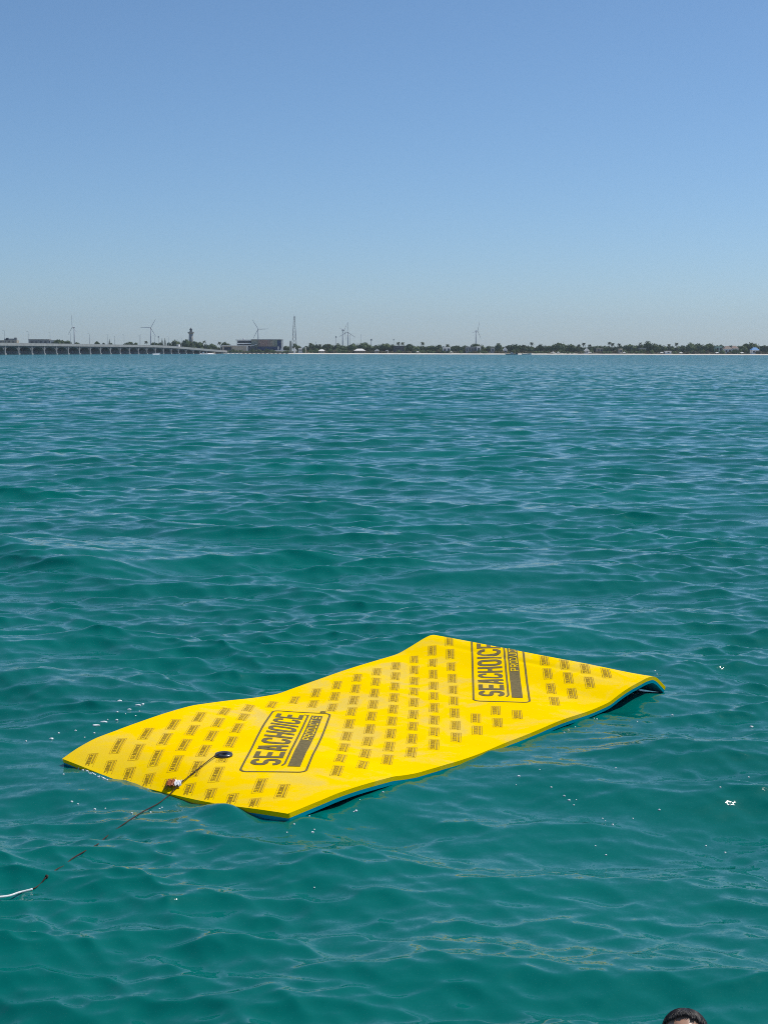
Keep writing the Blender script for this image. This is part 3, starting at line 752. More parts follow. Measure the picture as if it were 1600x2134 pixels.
# ------------------------------------------------------------------ wind turbines, masts, lighthouse
def turbine(px, hub, D, spin, yaw, label, tip=31.0):
    hz = H(hub, D, px); root = empty('wind_turbine', (G(px, D), D, 1.9), R(yaw)); tag(root, label, 'wind turbine', 'wind turbines standing inland')
    hz -= 1.9
    MB().tube([(0, 0, 0), (0, 0, hz * .5), (0, 0, hz)], [2.1, 1.7, 1.25], 12).build('tower', M_turb, root, True)
    nc = MB().lathe([(.2, -4), (1.7, -3.2), (1.9, 1), (1.7, 4), (.4, 6)], 10).build('nacelle', M_turb, root, True)
    nc.location = (0, -1.0, hz); nc.rotation_euler = (R(90), 0, 0)
    for k in range(3):
        v = []; f = []
        for i in range(8):
            q = i / 7; r = 1.0 + q * tip; c = (1.1 + 1.7 * math.sin(min(1, q * 4) * math.pi / 2) * (1 - q)) * .62 + .25; t = .42 * (1 - q) + .10
            v += [(-c * .35, -t, r), (c * .65, -t * .3, r), (c * .65, t * .3, r), (-c * .35, t, r)]
        for i in range(7): f += [(i * 4 + a, i * 4 + (a + 1) % 4, (i + 1) * 4 + (a + 1) % 4, (i + 1) * 4 + a) for a in range(4)]
        f += [(3, 2, 1, 0), (28, 29, 30, 31)]
        b = mesh_obj('blade', v, f, M_turb, root); b.location = (0, -6.2, hz); b.rotation_euler = (0, R(spin + 120 * k), 0)
TD = 4700
turbine(156, 682, TD, -6, -55, 'wind turbine rising behind the pier beside the long pale warehouse', 38)
turbine(315, 683, TD, 30, 10, 'wind turbine between the pier and the lighthouse', 30)
turbine(538.5, 686, TD, -32, 5, 'wind turbine rising behind the museum roof', 31)
turbine(714, 688, TD, 40, 62, 'wind turbine seen nearly edge on, beside a thin mast', 30)
turbine(725, 692, TD, 2, -15, 'wind turbine with one blade straight up behind the tree line', 29)
turbine(991, 690, TD, 20, 55, 'lone wind turbine standing above the white bungalow', 31)

def lighthouse():
    D = 1640; r = empty('lighthouse', (G(398.7, D), D, GROUND)); tag(r, 'tall pale stone lighthouse tower above dark trees', 'lighthouse')
    k = D / FPX; base = GROUND; top = H(693.5, D, 398) - base
    stone = material('lighthouse_stone', (.34, .34, .32), .9, .12, .3)
    MB().lathe([(3.3, 0), (2.5, top * .55), (2.15, top)], 20).build('tower', stone, r, True)
    g = MB().lathe([(2.2, top - 1.2), (3.5, top - .2), (3.5, top + .9), (3.3, top + .9), (3.3, top + .1), (1.9, top + .1)], 20).build('gallery', stone, r)
    MB().lathe([(1.9, top), (1.9, top + 1.2), (2.1, top + 1.3), (1.3, top + 1.35)], 16).build('lantern_base', stone, r)
    MB().lathe([(1.25, top + 1.35), (1.25, top + 3.4)], 12).build('lantern', M_glass, r)
    MB().lathe([(1.7, top + 3.3), (1.6, top + 3.7), (1.1, top + 4.4), (.4, top + 4.9), (.12, top + 5.1), (.1, top + 6.2)], 14).build('dome', M_dark, r, True)
    for i in range(3): MB().box(-.4, .4, -2.9 + i * .2, -2.2 + i * .2, top * (.3 + .2 * i), top * (.3 + .2 * i) + 1.6).build('window', M_glass, r)
lighthouse()

def lattice(px, top, D, w, label, name='radio_mast'):
    r = empty(name, (G(px, D), D, GROUND)); tag(r, label, 'mast'); h = H(top, D, px) - GROUND; m = MB()
    n = int(h / (w * 1.1)); W = lambda q: w * (1 - q) ** 1.15 + .9 * (w / 3)
    for sx, sy in ((-1, -1), (1, -1), (1, 1), (-1, 1)):
        m.tube([(sx * W(i / n) / 2, sy * W(i / n) / 2, h * i / n) for i in range(n + 1)], .15 * (w / 3) ** .5, 5)
    for i in range(n):
        a, b = W(i / n) / 2, W((i + 1) / n) / 2; z0, z1 = h * i / n, h * (i + 1) / n
        for s in (-1, 1):
            m.bar((-a, s * a, z0), (b, s * b, z1), .14).bar((a, s * a, z0), (-b, s * b, z1), .14)
            m.bar((s * a, -a, z0), (s * b, b, z1), .14).bar((s * b, -b, z1), (s * b, b, z1), .14).bar((-b, s * b, z1), (b, s * b, z1), .14)
    m.build('lattice', M_steel, r)
    m = MB(); m.tube([(0, 0, h), (0, 0, h + 2.5)], .08, 5); m.build('antenna', M_steel, r)
lattice(613.5, 659, 1720, 4.6, 'tall pale lattice radio tower rising behind the beach obelisk')
def pole(px, top, D, rad, label, cap=None):
    r = empty('pole', (G(px, D), D, GROUND)); tag(r, label, 'pole'); h = H(top, D, px) - GROUND
    MB().tube([(0, 0, 0), (0, 0, h)], [rad, rad * .6], 6).build('shaft', M_steel, r)
    q = MB(); q.box(-rad * 2.2, rad * 2.2, -rad * 2, rad * 2, h - 2.4, h - .2) if cap else q.box(-.5, .5, -.12, .12, h - .5, h - .25); q.build('antenna_panel' if cap else 'crossarm', M_steel, r)
pole(700.5, 700, 1900, .3, 'mast with a fat antenna head beside the round dark tree', True)
pole(729.5, 698, 2100, .25, 'thin mast close beside a wind turbine')
pole(752.5, 697, 2100, .22, 'thin pale mast behind the tall round tree')
pole(773.5, 706, 1900, .45, 'short stout mast above the dark trees', True)
pole(820, 706, 2300, .35, 'faint mast beyond the twin palm trees', True)
pole(239.5, 701, 1750, .22, 'thin mast rising above the pier near the pointed conifer')
pole(187, 704, 1750, .16, 'thin lamp mast above the pier between small trees')
pole(293.5, 697, 1750, .12, 'thin bare mast beside a wind turbine and the pier')
pole(331, 700, 1800, .25, 'mast with a round tank head near two conifers', True)
pole(62, 696, 1750, .10, 'very thin mast at the end of the long warehouse')
pole(658, 712, 1650, .18, 'short mast among the palms by the round tree')

# ------------------------------------------------------------------ buildings
def bx(root, name, mat, D, x0, x1, y0, y1, front=0.0, depth=10.0, px=None):
    """box of a building read off the photograph: columns x0..x1, rows y0 (top) .. y1 (bottom)"""
    ox, oy, oz = root.location
    return MB().box(G(x0, D) - ox, G(x1, D) - ox, D + front - oy, D + front + depth - oy, max(H(y1, D, x0), GROUND - .5) - oz, H(y0, D, x0) - oz).build(name, mat, root)
def building(name, px, D, label, cat='building'):
    r = empty(name, (G(px, D), D, GROUND)); tag(r, label, cat); return r

D = 1700
b = building('port_office', 18, D, 'low grey port building with stepped roof boxes behind the pier')
bx(b, 'wall', M_tan, D, -12, 36, 709, 733); bx(b, 'roof_room', M_grey, D, 9, 34, 705.5, 709, 2, 6); bx(b, 'roof_tank', M_grey, D, 30, 35.5, 703.5, 709.2, 1, 3); bx(b, 'roof_room', M_dark, D, 14, 18, 704, 709.2, .5, 3)
for i in range(5): bx(b, 'window', M_glass, D, -8 + i * 8.6, -4 + i * 8.6, 711.5, 714, -.12, .2)
b = building('warehouse', 82, D, 'long pale grey flat roofed warehouse behind the pier')
bx(b, 'wall', M_grey, D, 61, 104, 707.5, 733); bx(b, 'roof', M_conc, D, 60.6, 104.4, 706.9, 707.7, -.4, 10.8)
for i in range(4): bx(b, 'door', M_concd, D, 65 + i * 9.5, 69.5 + i * 9.5, 711, 717, -.12, .2)
b = building('white_shed', 109, D, 'bright white shed next to the long grey warehouse')
bx(b, 'wall', M_white, D, 105, 116.5, 709.2, 733, 1); bx(b, 'roof', M_white, D, 104.7, 117, 708.4, 709.5, .4, 11); bx(b, 'door', M_concd, D, 108, 111, 712, 717, .85, .2)

D = 1535
b = building('museum', 530, D, 'big modern museum block with brown panelled facade, white slabs and white fin', 'museum')
bx(b, 'upper_hall', M_grey, D, 493, 521, 708.5, 733, 6, 14); bx(b, 'roof_slab', M_white, D, 490.5, 524, 707.5, 709.6, 4.5, 17)
bx(b, 'window_band', M_glass, D, 496, 520, 710.5, 714.5, 5.85, .3); bx(b, 'terrace_slab', M_white, D, 492, 523, 714.8, 716.6, 3, 8); bx(b, 'window_band', M_glass, D, 498, 521.5, 717, 720, 4.4, 2)
bx(b, 'lower_hall', M_tan, D, 464, 517, 720.3, 735, 0, 9); bx(b, 'roof_slab', M_white, D, 463.5, 525, 719.5, 720.6, -.4, 9.6)
bx(b, 'garage_opening', M_dark, D, 467, 483, 722.5, 730.5, -.14, .3); bx(b, 'white_pier', M_white, D, 514, 517, 721, 731, -.25, .4); bx(b, 'opening', M_glass, D, 517.6, 533, 723, 731, -.5, 4)
bx(b, 'roof_dome', M_white, D, 504.5, 508, 704.8, 707.6, 8, 3); 
m = MB(); xa, xb = G(520, D) - b.location.x, G(537, D) - b.location.x; za, zb = H(722.5, D, 520) - GROUND, H(716.2, D, 537) - GROUND
m.add([(xa, 1, za), (xb, 1, zb), (xb, 7, zb), (xa, 7, za), (xa, 1, za - .5), (xb, 1, zb - .5), (xb, 7, zb - .5), (xa, 7, za - .5)], [(0, 1, 2, 3), (7, 6, 5, 4), (0, 4, 5, 1), (1, 5, 6, 2), (2, 6, 7, 3), (3, 7, 4, 0)]); m.build('sloping_canopy', M_white, b)
bx(b, 'main_block', M_olive, D, 524, 586, 707.8, 735, 3, 26); bx(b, 'roof_slab', M_grey, D, 523, 587, 706.9, 708, 2.2, 27)
cols = [(.26, .20, .17), (.30, .20, .175), (.33, .225, .19), (.32, .21, .18), (.30, .23, .20), (.31, .26, .21), (.27, .27, .22), (.24, .28, .22)]
for i in range(8):
    bx(b, 'facade_panel', material('panel_%d' % i, cols[i], .7, .25, .5), D, 538 + i * 4.95, 542.8 + i * 4.95, 708.6, 722.5, 1.9 + .12 * (i % 2), 1.0)
bx(b, 'glass_corner', M_navy, D, 578, 585.5, 709.5, 723, 1.8, 1.2); bx(b, 'blue_plinth', M_navy, D, 536, 586, 722.8, 729.5, 1.2, 2); bx(b, 'entrance_glass', M_glass, D, 540, 574, 729.6, 735, 2.4, 1)
m = MB(); z0, z1 = H(731, D, 588) - GROUND, H(706.5, D, 589) - GROUND; x0, x1, x2 = (G(q, D) - b.location.x for q in (583.5, 587.8, 590.2))
m.add([(x0, 0, z0), (x2, 0, z0), (x2, 0, z1), (x1, 0, z1), (x1 - .2, 0, z0 + 4), (x0, 1.2, z0), (x2, 1.2, z0), (x2, 1.2, z1), (x1, 1.2, z1), (x1 - .2, 1.2, z0 + 4)],
      [(0, 1, 2, 3, 4), (9, 8, 7, 6, 5)] + [(i, 5 + i, 5 + (i + 1) % 5, (i + 1) % 5) for i in range(5)]); m.build('fin', M_white, b)
bx(b, 'fin', M_white, D, 579, 581.2, 722, 731, -.4, .8); bx(b, 'terrace_wall', M_white, D, 573, 602, 729.8, 732, -1.5, 1)

def house(px0, px1, top, bot, D, label, wall, roofm=None, shape='flat', wins=3, depth=9):
    r = building('beach_house', (px0 + px1) / 2, D, label, 'house')
    ht = H(bot, D, px0); z1 = H(top, D, px0)
    hw = (G(px1, D) - G(px0, D)) / 2; zt = z1 - GROUND
    rh = 0 if shape == 'flat' else min(2.6, zt * .45)
    MB().box(-hw, hw, 0, depth, -.4, zt - rh).build('wall', wall, r)
    if shape == 'flat': MB().box(-hw - .3, hw + .3, -.3, depth + .3, zt - .002, zt + .35).build('roof', roofm or wall, r)
    else:
        e = .5; k = .55 if shape == 'hip' else 0; zz = zt - rh
        v = [(-hw - e, -e, zz), (hw + e, -e, zz), (hw + e, depth + e, zz), (-hw - e, depth + e, zz), (-hw * (1 - k) , depth / 2, zt), (hw * (1 - k), depth / 2, zt)]
        if shape == 'gable': v = [(-hw - e, -e, zz), (hw + e, -e, zz), (hw + e, depth + e, zz), (-hw - e, depth + e, zz), (0, -e, zt), (0, depth + e, zt)]; f = [(0, 1, 4), (1, 2, 5, 4), (2, 3, 5), (3, 0, 4, 5), (3, 2, 1, 0)]
        else: f = [(0, 1, 5, 4), (1, 2, 5), (2, 3, 4, 5), (3, 0, 4), (3, 2, 1, 0)]
        mesh_obj('roof', v, f, roofm or wall, r)
    for i in range(wins):
        x = -hw + (i + .5) * 2 * hw / wins; w = min(1.0, hw / wins * .55); MB().box(x - w, x + w, -.1, .1, (zt - rh) * .35, (zt - rh) * .78).build('window', M_glass, r)
    return r
Dh = 1522
house(459.5, 464.5, 720, 733, 1560, 'small white block beside a tall palm near the museum', M_white, wins=1, depth=5)
house(622, 630, 726, 737, Dh, 'white beach house with a taller end tower by the radio tower', M_white, wins=2); house(629, 636.5, 724.6, 737, Dh + 1, 'narrow white tower house beside a low white beach house', M_white, wins=1)
house(664, 676, 728, 737, Dh, 'low cabin with a bright white hipped roof under palms', M_tan, M_white, 'hip', 2)
house(738, 761, 726.6, 737, Dh, 'open beach pavilion with a wide white hipped roof', M_thatch, M_white, 'hip', 4)
house(781, 790, 727, 737, Dh + 6, 'cabin with a white gable roof half hidden by shrubs', M_tan, M_white, 'gable', 1)
house(804, 808.5, 730.5, 737, Dh, 'tiny white hut among green shrubs', M_white, wins=1, depth=4)
house(820, 842, 721, 737, 1548, 'grey flat roofed house below the twin palm trees', M_concd, wins=3)
house(923, 938.5, 723.5, 737, Dh, 'white two storey villa with a dark square window', M_white, wins=2); 
house(970, 992, 723, 737, Dh + 4, 'long grey bungalow under the lone wind turbine', M_grey, wins=4); house(993, 1001.5, 721.8, 737, Dh, 'bright white house end beside the long grey bungalow', M_white, wins=1)
house(1023, 1030, 725, 737, Dh + 6, 'small grey house between shrubs', M_grey, wins=1); house(1049, 1056.5, 724, 737, Dh, 'white gabled house beside the big round tree', M_white, M_white, 'gable', 1)
house(1219, 1227, 726, 737, Dh, 'white house with a steep gable below a leaning palm', M_white, M_white, 'gable', 1)
house(1243, 1256, 725.5, 737, 1545, 'pale house under a wide flat tree crown', M_tan, wins=2)
house(1290, 1296, 727, 737, Dh, 'narrow pale house next to three palms', M_tan, wins=1); house(1333, 1345, 726, 737, 1540, 'house with a white flat roof line under the tallest tree', M_concd, M_white, wins=2)
house(1386, 1398, 732, 738, Dh - 8, 'low white beach hut in front of two palms', M_white, wins=1)
house(1491, 1504, 721.5, 737, 1545, 'pale green house beside the terracotta roofs', M_green, wins=2)
house(1509, 1523, 721, 737, Dh + 6, 'white house with a brown hipped roof', M_white, M_brown, 'hip', 2); house(1524, 1537.5, 720.5, 737, Dh + 10, 'pale house with wide terracotta eaves', M_white, M_brown, 'hip', 2)
house(1566, 1581, 724, 737, Dh, 'white house with a bright blue roof near the last big tree', M_white, M_blue, 'hip', 2)

ob = building('obelisk', 605.5, 1512, 'rough grey green tapering monument on the beach', 'monument')
h = H(710, 1512, 605) - GROUND; MB().add([(-1.5, 0, -.4), (1.5, 0, -.4), (1.5, 3, -.4), (-1.5, 3, -.4), (-.7, .8, h), (.7, .8, h), (.7, 2.2, h), (-.7, 2.2, h)], [(0, 1, 5, 4), (1, 2, 6, 5), (2, 3, 7, 6), (3, 0, 4, 7), (4, 5, 6, 7)]).build('shaft', M_olive, ob)
MB().box(-2.2, 2.2, -.7, 3.7, -.5, .5).build('plinth', M_concd, ob)
st = building('white_monument', 613.8, 1506, 'small bright white pillar monument on a plinth by the water', 'monument')
MB().box(-.9, .9, 0, 1.8, -.5, H(735, 1506) - GROUND + .8).build('plinth', M_white, st); MB().lathe([(.75, .5), (.95, 2.5), (.85, 4.0), (.35, 4.6), (.45, 5.0), (.25, 5.5)], 10, (0, .9, 0)).build('figure', M_white, st, True)

# jetty of posts along the museum front
jt = empty('timber_jetty', (G(450, 1476), 1476, 0)); tag(jt, 'low jetty with white posts and rail in front of the museum', 'jetty')
jl = G(602, 1476) - G(450, 1476)
MB().box(0, jl, 0, 3, .75, 1.15).build('deck', M_conc, jt)
p0 = None
npst = 56
for i in range(npst):
    if p0 is None: p0 = MB().box(-.32, .32, -.25, .25, -1.2, .76).build('post', M_white, jt); o = p0
    elif i == 20: p1 = MB().box(-.35, .35, -.25, .25, -1.2, .76).build('post', M_dark, jt); o = p1
    else: o = (p0 if i < 20 else p1).copy(); COL.objects.link(o)
    o.location.x = (i + .5) * jl / npst
MB().box(0, jl * .36, -.1, .1, 1.7, 1.85).build('rail', M_white, jt)

# ------------------------------------------------------------------ boats
def boat(px, D, L, label, hull, name='motor_boat', rz=0.0, cabin=True):
    r = empty(name, (G(px, D), D, WATER + .02), rz); tag(r, label, 'boat')
    n = 10; v = []; f = []
    for i in range(n + 1):
        q = i / n; x = (q - .5) * L; w = 1.05 * math.sin(min(1, (1.02 - q) * 2.6) * math.pi / 2) ** .8 * L / 7; sh = .75 + .45 * q * q
        v += [(x, 0, -.35 + .25 * q ** 3), (x, -w * .8, .1), (x, -w, sh), (x, w, sh), (x, w * .8, .1)]
    for i in range(n):
        for a in range(5): f.append((i * 5 + a, (i + 1) * 5 + a, (i + 1) * 5 + (a + 1) % 5, i * 5 + (a + 1) % 5))
    f += [(4, 3, 2, 1, 0), tuple(n * 5 + a for a in range(5))]
    mesh_obj('hull', v, f, hull, r)
    if cabin:
        MB().add([(-L * .1, -.7, .8), (L * .15, -.6, .9), (L * .07, -.5, 1.9), (-L * .1, -.6, 1.9), (-L * .1, .7, .8), (L * .15, .6, .9), (L * .07, .5, 1.9), (-L * .1, .6, 1.9)], [(0, 1, 2, 3), (7, 6, 5, 4), (0, 4, 5, 1), (1, 5, 6, 2), (2, 6, 7, 3), (3, 7, 4, 0)]).build('cabin', M_white, r)
    MB().box(-L * .53, -L * .47, -.2, .2, .2, 1.25).build('outboard_motor', M_dark, r)
    return r
def wake(px0, px1, D, hh, label):
    r = random.Random(int(px0)); v = []; f = []; n = 40; x0, x1 = G(px0, D), G(px1, D); rows = 6
    for i in range(n + 1):
        for j in range(rows + 1):
            q = i / n; e = math.sin(j / rows * math.pi) * math.sin(min(1, q * 6 + .05) * math.pi / 2) * math.sin(min(1, (1 - q) * 3 + .02) * math.pi / 2)
            v.append((x0 + (x1 - x0) * q, D - 1.5 + 3.0 * j / rows, WATER - .1 + hh * e * r.uniform(.55, 1.1)))
    for i in range(n):
        for j in range(rows): k = i * (rows + 1) + j; f.append((k, k + rows + 1, k + rows + 2, k + 1))
    o = mesh_obj('boat_wake', v, f, material('wake_white', (.82, .84, .85), .7, .05, 1), None, True); tag(o, label, 'wake', kind='stuff')
boat(424, 1300, 8, 'speeding motor boat with dark hull throwing white wake near the pier', M_dark, rz=math.pi)
wake(414, 452, 1299, .8, 'white wake behind the motor boat near the pier')
boat(326, 1150, 6, 'small white boat with a short wake below the pier arches', M_white, cabin=False)
wake(318, 334, 1149, .55, 'short white wake under the pier arches')
boat(1066, 1468, 12, 'long dark boat moored close to the white beach', M_dark, cabin=True)
boat(1097, 1462, 9, 'low white boat lying off the beach beside a dark boat', M_white, cabin=False)

# ------------------------------------------------------------------ trees
def crown_mesh(seed, mat, flat=.75, leaves=520, lobes=9):
    r = random.Random(seed); V = []; F = []
    L = []
    for i in range(lobes):
        a = r.uniform(0, 6.28); d = r.uniform(.1, .68) if i else 0
        L.append((d * math.cos(a), d * math.sin(a), r.uniform(.30, .62) * flat * (1.15 - d * .5), r.uniform(.30, .46)))
    bm = bmesh.new()
    for x, y, z, rad in L:
        q = bmesh.ops.create_icosphere(bm, subdivisions=2, radius=1)
        for v in q['verts']:
            n = v.co.copy(); v.co = Vector((x, y, z)) + Vector((n.x * rad, n.y * rad, n.z * rad * flat)) * (.80 + .16 * math.sin(n.x * 9 + seed) * math.sin(n.z * 8 + n.y * 7))
    bm.verts.index_update(); V += [tuple(v.co) for v in bm.verts]; F += [tuple(v.index for v in f.verts) for f in bm.faces]; bm.free()
    for i in range(leaves):
        x, y, z, rad = r.choice(L); th = math.acos(r.uniform(-.55, 1)); ph = r.uniform(0, 6.28)
        n = Vector((math.sin(th) * math.cos(ph), math.sin(th) * math.sin(ph), math.cos(th)))
        c = Vector((x, y, z)) + Vector((n.x, n.y, n.z * flat)) * rad * r.uniform(.82, 1.16)
        t = n.orthogonal().normalized(); t.rotate(Matrix.Rotation(r.uniform(0, 6.28), 3, n)); u = n.cross(t)
        s = r.uniform(.035, .085); k = len(V); tl = n * r.uniform(-.04, .05)
        V += [tuple(c + t * s), tuple(c + u * s * .8 + tl), tuple(c - t * s), tuple(c - u * s * .8 - tl)]; F.append((k, k + 1, k + 2, k + 3))
    me = bpy.data.meshes.new('crown'); me.from_pydata(V, [], F); me.update(); me.materials.append(mat); return me
def trunk_mesh(seed):
    r = random.Random(seed); m = MB(); m.tube([(0, 0, -.3), (.01, 0, 0), (r.uniform(-.03, .03), 0, .25), (r.uniform(-.05, .05), r.uniform(-.05, .05), .55)], [.07, .055, .04, .02], 7)
    for i in range(4):
        a = r.uniform(0, 6.28); m.tube([(0, 0, .15 + .06 * i), (.18 * math.cos(a), .18 * math.sin(a), .34 + .05 * i), (.34 * math.cos(a), .34 * math.sin(a), .50 + .03 * i)], [.03, .02, .01], 5)
    me = bpy.data.meshes.new('trunk'); me.from_pydata(m.v, [], m.f); me.update(); me.materials.append(M_bark); return me
CROWNS = [crown_mesh(31 + i, M_leaf[(0, 0, 1, 0, 1)[i]], (.8, .6, .85, .72, .66)[i]) for i in range(5)]
TRUNKS = [trunk_mesh(50 + i) for i in range(3)]
SHRUBS = [crown_mesh(71 + i, M_leaf[(1, 2, 2, 1)[i]], (.8, .7, .6, .9)[i], 420, 7) for i in range(4)]
def palm_meshes(seed, lean=0.0, n=17):
    r = random.Random(seed); m = MB()
    m.tube([(lean * q * q, 0, q) for q in (-.05, 0, .25, .5, .75, 1.0)], [.045, .040, .028, .024, .022, .022], 7)
    tm = bpy.data.meshes.new('trunk'); tm.from_pydata(m.v, [], m.f); tm.update(); tm.materials.append(M_bark)
    V = []; F = []; top = Vector((lean, 0, 1.0))
    for i in range(n):
        a = 2 * math.pi * i / n + r.uniform(-.2, .2); el = r.uniform(-.35, 1.15); L = r.uniform(.30, .42)
        d = Vector((math.cos(a), math.sin(a), 0)); pts = []
        for k in range(7):
            q = k / 6; pts.append(top + d * L * q * math.cos(el * (1 - q * .6)) + Vector((0, 0, L * (math.sin(el) * q - .75 * q * q))))
        s = Vector((-d.y, d.x, 0))
        for k in range(6):                         # pairs of drooping leaflets along the rib
            for sg in (-1, 1):
                for h in (0, .5):
                    p = pts[k].lerp(pts[k + 1], h); p2 = pts[k].lerp(pts[k + 1], h + .38); w = .085 * math.sin(math.pi * (.18 + .8 * (k + h) / 6))
                    b = len(V); V += [tuple(p), tuple(p2), tuple(p2 + s * sg * w + d * w * .5 - Vector((0, 0, w * .6))), tuple(p + s * sg * w + d * w * .35 - Vector((0, 0, w * .6)))]; F.append((b, b + 1, b + 2, b + 3))
    fm = bpy.data.meshes.new('fronds'); fm.from_pydata(V, [], F); fm.update(); fm.materials.append(M_palm)
    return tm, fm
PALMS = [palm_meshes(81, .02), palm_meshes(82, .22), palm_meshes(83, -.12), palm_meshes(84, .06, 21)]
def conifer_meshes(seed):
    r = random.Random(seed); m = MB().tube([(0, 0, 0), (0, 0, 1)], [.03, .004], 6)
    tm = bpy.data.meshes.new('trunk'); tm.from_pydata(m.v, [], m.f); tm.update(); tm.materials.append(M_bark); V = []; F = []
    for i in range(26):
        z = .12 + .86 * i / 26; R_ = .20 * (1 - z) ** .8 + .015
        for k in range(8):
            a = 2 * math.pi * k / 8 + i * .4 + r.uniform(-.15, .15); d = Vector((math.cos(a), math.sin(a), 0)); s = Vector((-d.y, d.x, 0)); L = R_ * r.uniform(.8, 1.15); b = len(V)
            V += [(0, 0, z), tuple(d * L * .6 + s * L * .3 + Vector((0, 0, z - .015))), tuple(d * L + Vector((0, 0, z + .015))), tuple(d * L * .6 - s * L * .3 + Vector((0, 0, z - .015)))]; F.append((b, b + 1, b + 2, b + 3))
    fm = bpy.data.meshes.new('crown'); fm.from_pydata(V, [], F); fm.update(); fm.materials.append(M_leaf[0]); return tm, fm
CONIF = conifer_meshes(91)
tr = random.Random(17)
MARKS = [(18, 'stepped port building'), (82, 'long grey warehouse'), (111, 'white shed'), (156, 'warehouse wind turbine'), (229, 'thin pier mast'), (315, 'three bladed turbine'), (341, 'twin conifers'), (398, 'lighthouse'),
         (462, 'small white block'), (530, 'museum'), (605, 'grey green obelisk'), (632, 'white tower house'), (670, 'white hipped cabin'), (714, 'paired wind turbines'), (749, 'open beach pavilion'), (785, 'white gable cabin'), (806, 'tiny white hut'),
         (831, 'grey house under twin palms'), (880, 'single tall palm'), (930, 'white two storey villa'), (981, 'long grey bungalow'), (1026, 'small grey house'), (1053, 'white gabled house'), (1107, 'palm by the moored boats'), (1164, 'broad domed tree'),
         (1223, 'steep white gable'), (1250, 'pale house under a flat crown'), (1293, 'narrow pale house'), (1339, 'white roof line house'), (1392, 'low white beach hut'), (1437, 'rounded twin crowns'), (1497, 'pale green house'), (1523, 'terracotta roofs'), (1573, 'blue roofed house')]
def place(px):
    if px >= MARKS[-1][0]: return 'past the ' + MARKS[-1][1]
    for (a, na), (b, nb) in zip(MARKS[:-1], MARKS[1:]):
        if a <= px < b:
            if px - a < 5: return 'by the ' + na
            if b - px < 5: return 'by the ' + nb
            return 'between %s and %s' % (na, nb)
    return 'by the ' + MARKS[0][1]
def size_word(w): return 'slim' if w < 12 else 'wide' if w > 21 else 'bushy'
def tree(px, top, wpx, D, label, group, mi=None, name='broadleaf_tree'):
    h = H(top - 1.2, D, px) - GROUND; w = wpx * 1.25 * D / FPX; i = tr.randrange(5) if mi is None else mi
    r = empty(name, (G(px, D), D, GROUND), tr.uniform(0, 6.28)); tag(r, label, 'tree', group)
    t = link('trunk', TRUNKS[tr.randrange(3)], None, r); t.scale = (h * .5, h * .5, h * .85)
    c = link('crown', CROWNS[i], None, r); zs = [v.co.z for v in CROWNS[i].vertices]; ch = max(zs) - min(zs)
    k = min(h * .92, w * .85) / ch; c.scale = (w / 1.75, w / 1.75, k); c.location.z = h - max(zs) * k
def palm(px, top, D, label, group='palm trees along the beach', mi=0, wide=1.0):
    h = H(top, D, px) - GROUND; hh = h / 1.12
    r = empty('palm_tree', (G(px, D), D, GROUND), tr.uniform(-.5, .5) if mi == 1 else tr.uniform(0, 6.28)); tag(r, label, 'palm tree', group)
    a = link('trunk', PALMS[mi][0], None, r); b = link('fronds', PALMS[mi][1], None, r); a.scale = (7, 7, hh)
    b.scale = (6.8 * wide, 6.8 * wide, 9.5); b.location.z = hh - 9.5
    if PALMS[mi] in (PALMS[1], PALMS[2]):
        b.location.x = (7 - 6.8 * wide) * (.22 if mi == 1 else -.12)
BG_ = 'broadleaf trees along the far shore'
LG = 'broadleaf trees behind the pier'
for px, top, w in [(116, 709, 12), (124, 707.5, 15), (133, 709, 12), (143, 710, 14), (161, 713.5, 9), (203, 711.5, 9), (217, 715, 6), (232, 715, 7), (265, 714, 12), (272, 712.5, 12), (284, 714, 9), (322, 713.5, 14), (335, 714, 10), (352, 714, 9)]: tree(px, top, w, 1660 + tr.uniform(-20, 40), '%s dark tree behind the pier, %s' % (size_word(w), place(px)), LG)
tree(369, 708.5, 28, 1600, 'wide pale green domed tree beside the lighthouse', BG_, 1); tree(390, 707, 24, 1590, 'dark domed tree hiding the foot of the lighthouse', BG_, 3)
for px, top, w in [(408, 711.5, 17), (417, 712.5, 13), (430, 717, 14), (441, 715.5, 14), (449, 719, 12), (470, 712.5, 13), (476, 717, 12), (432, 722, 20), (445, 724, 16), (420, 720, 18), (402, 721, 20), (382, 722, 16), (456, 724, 14)]: tree(px, top, w, 1575 + tr.uniform(-15, 25), '%s dark tree %s' % (size_word(w), place(px)), 'trees between lighthouse and museum')
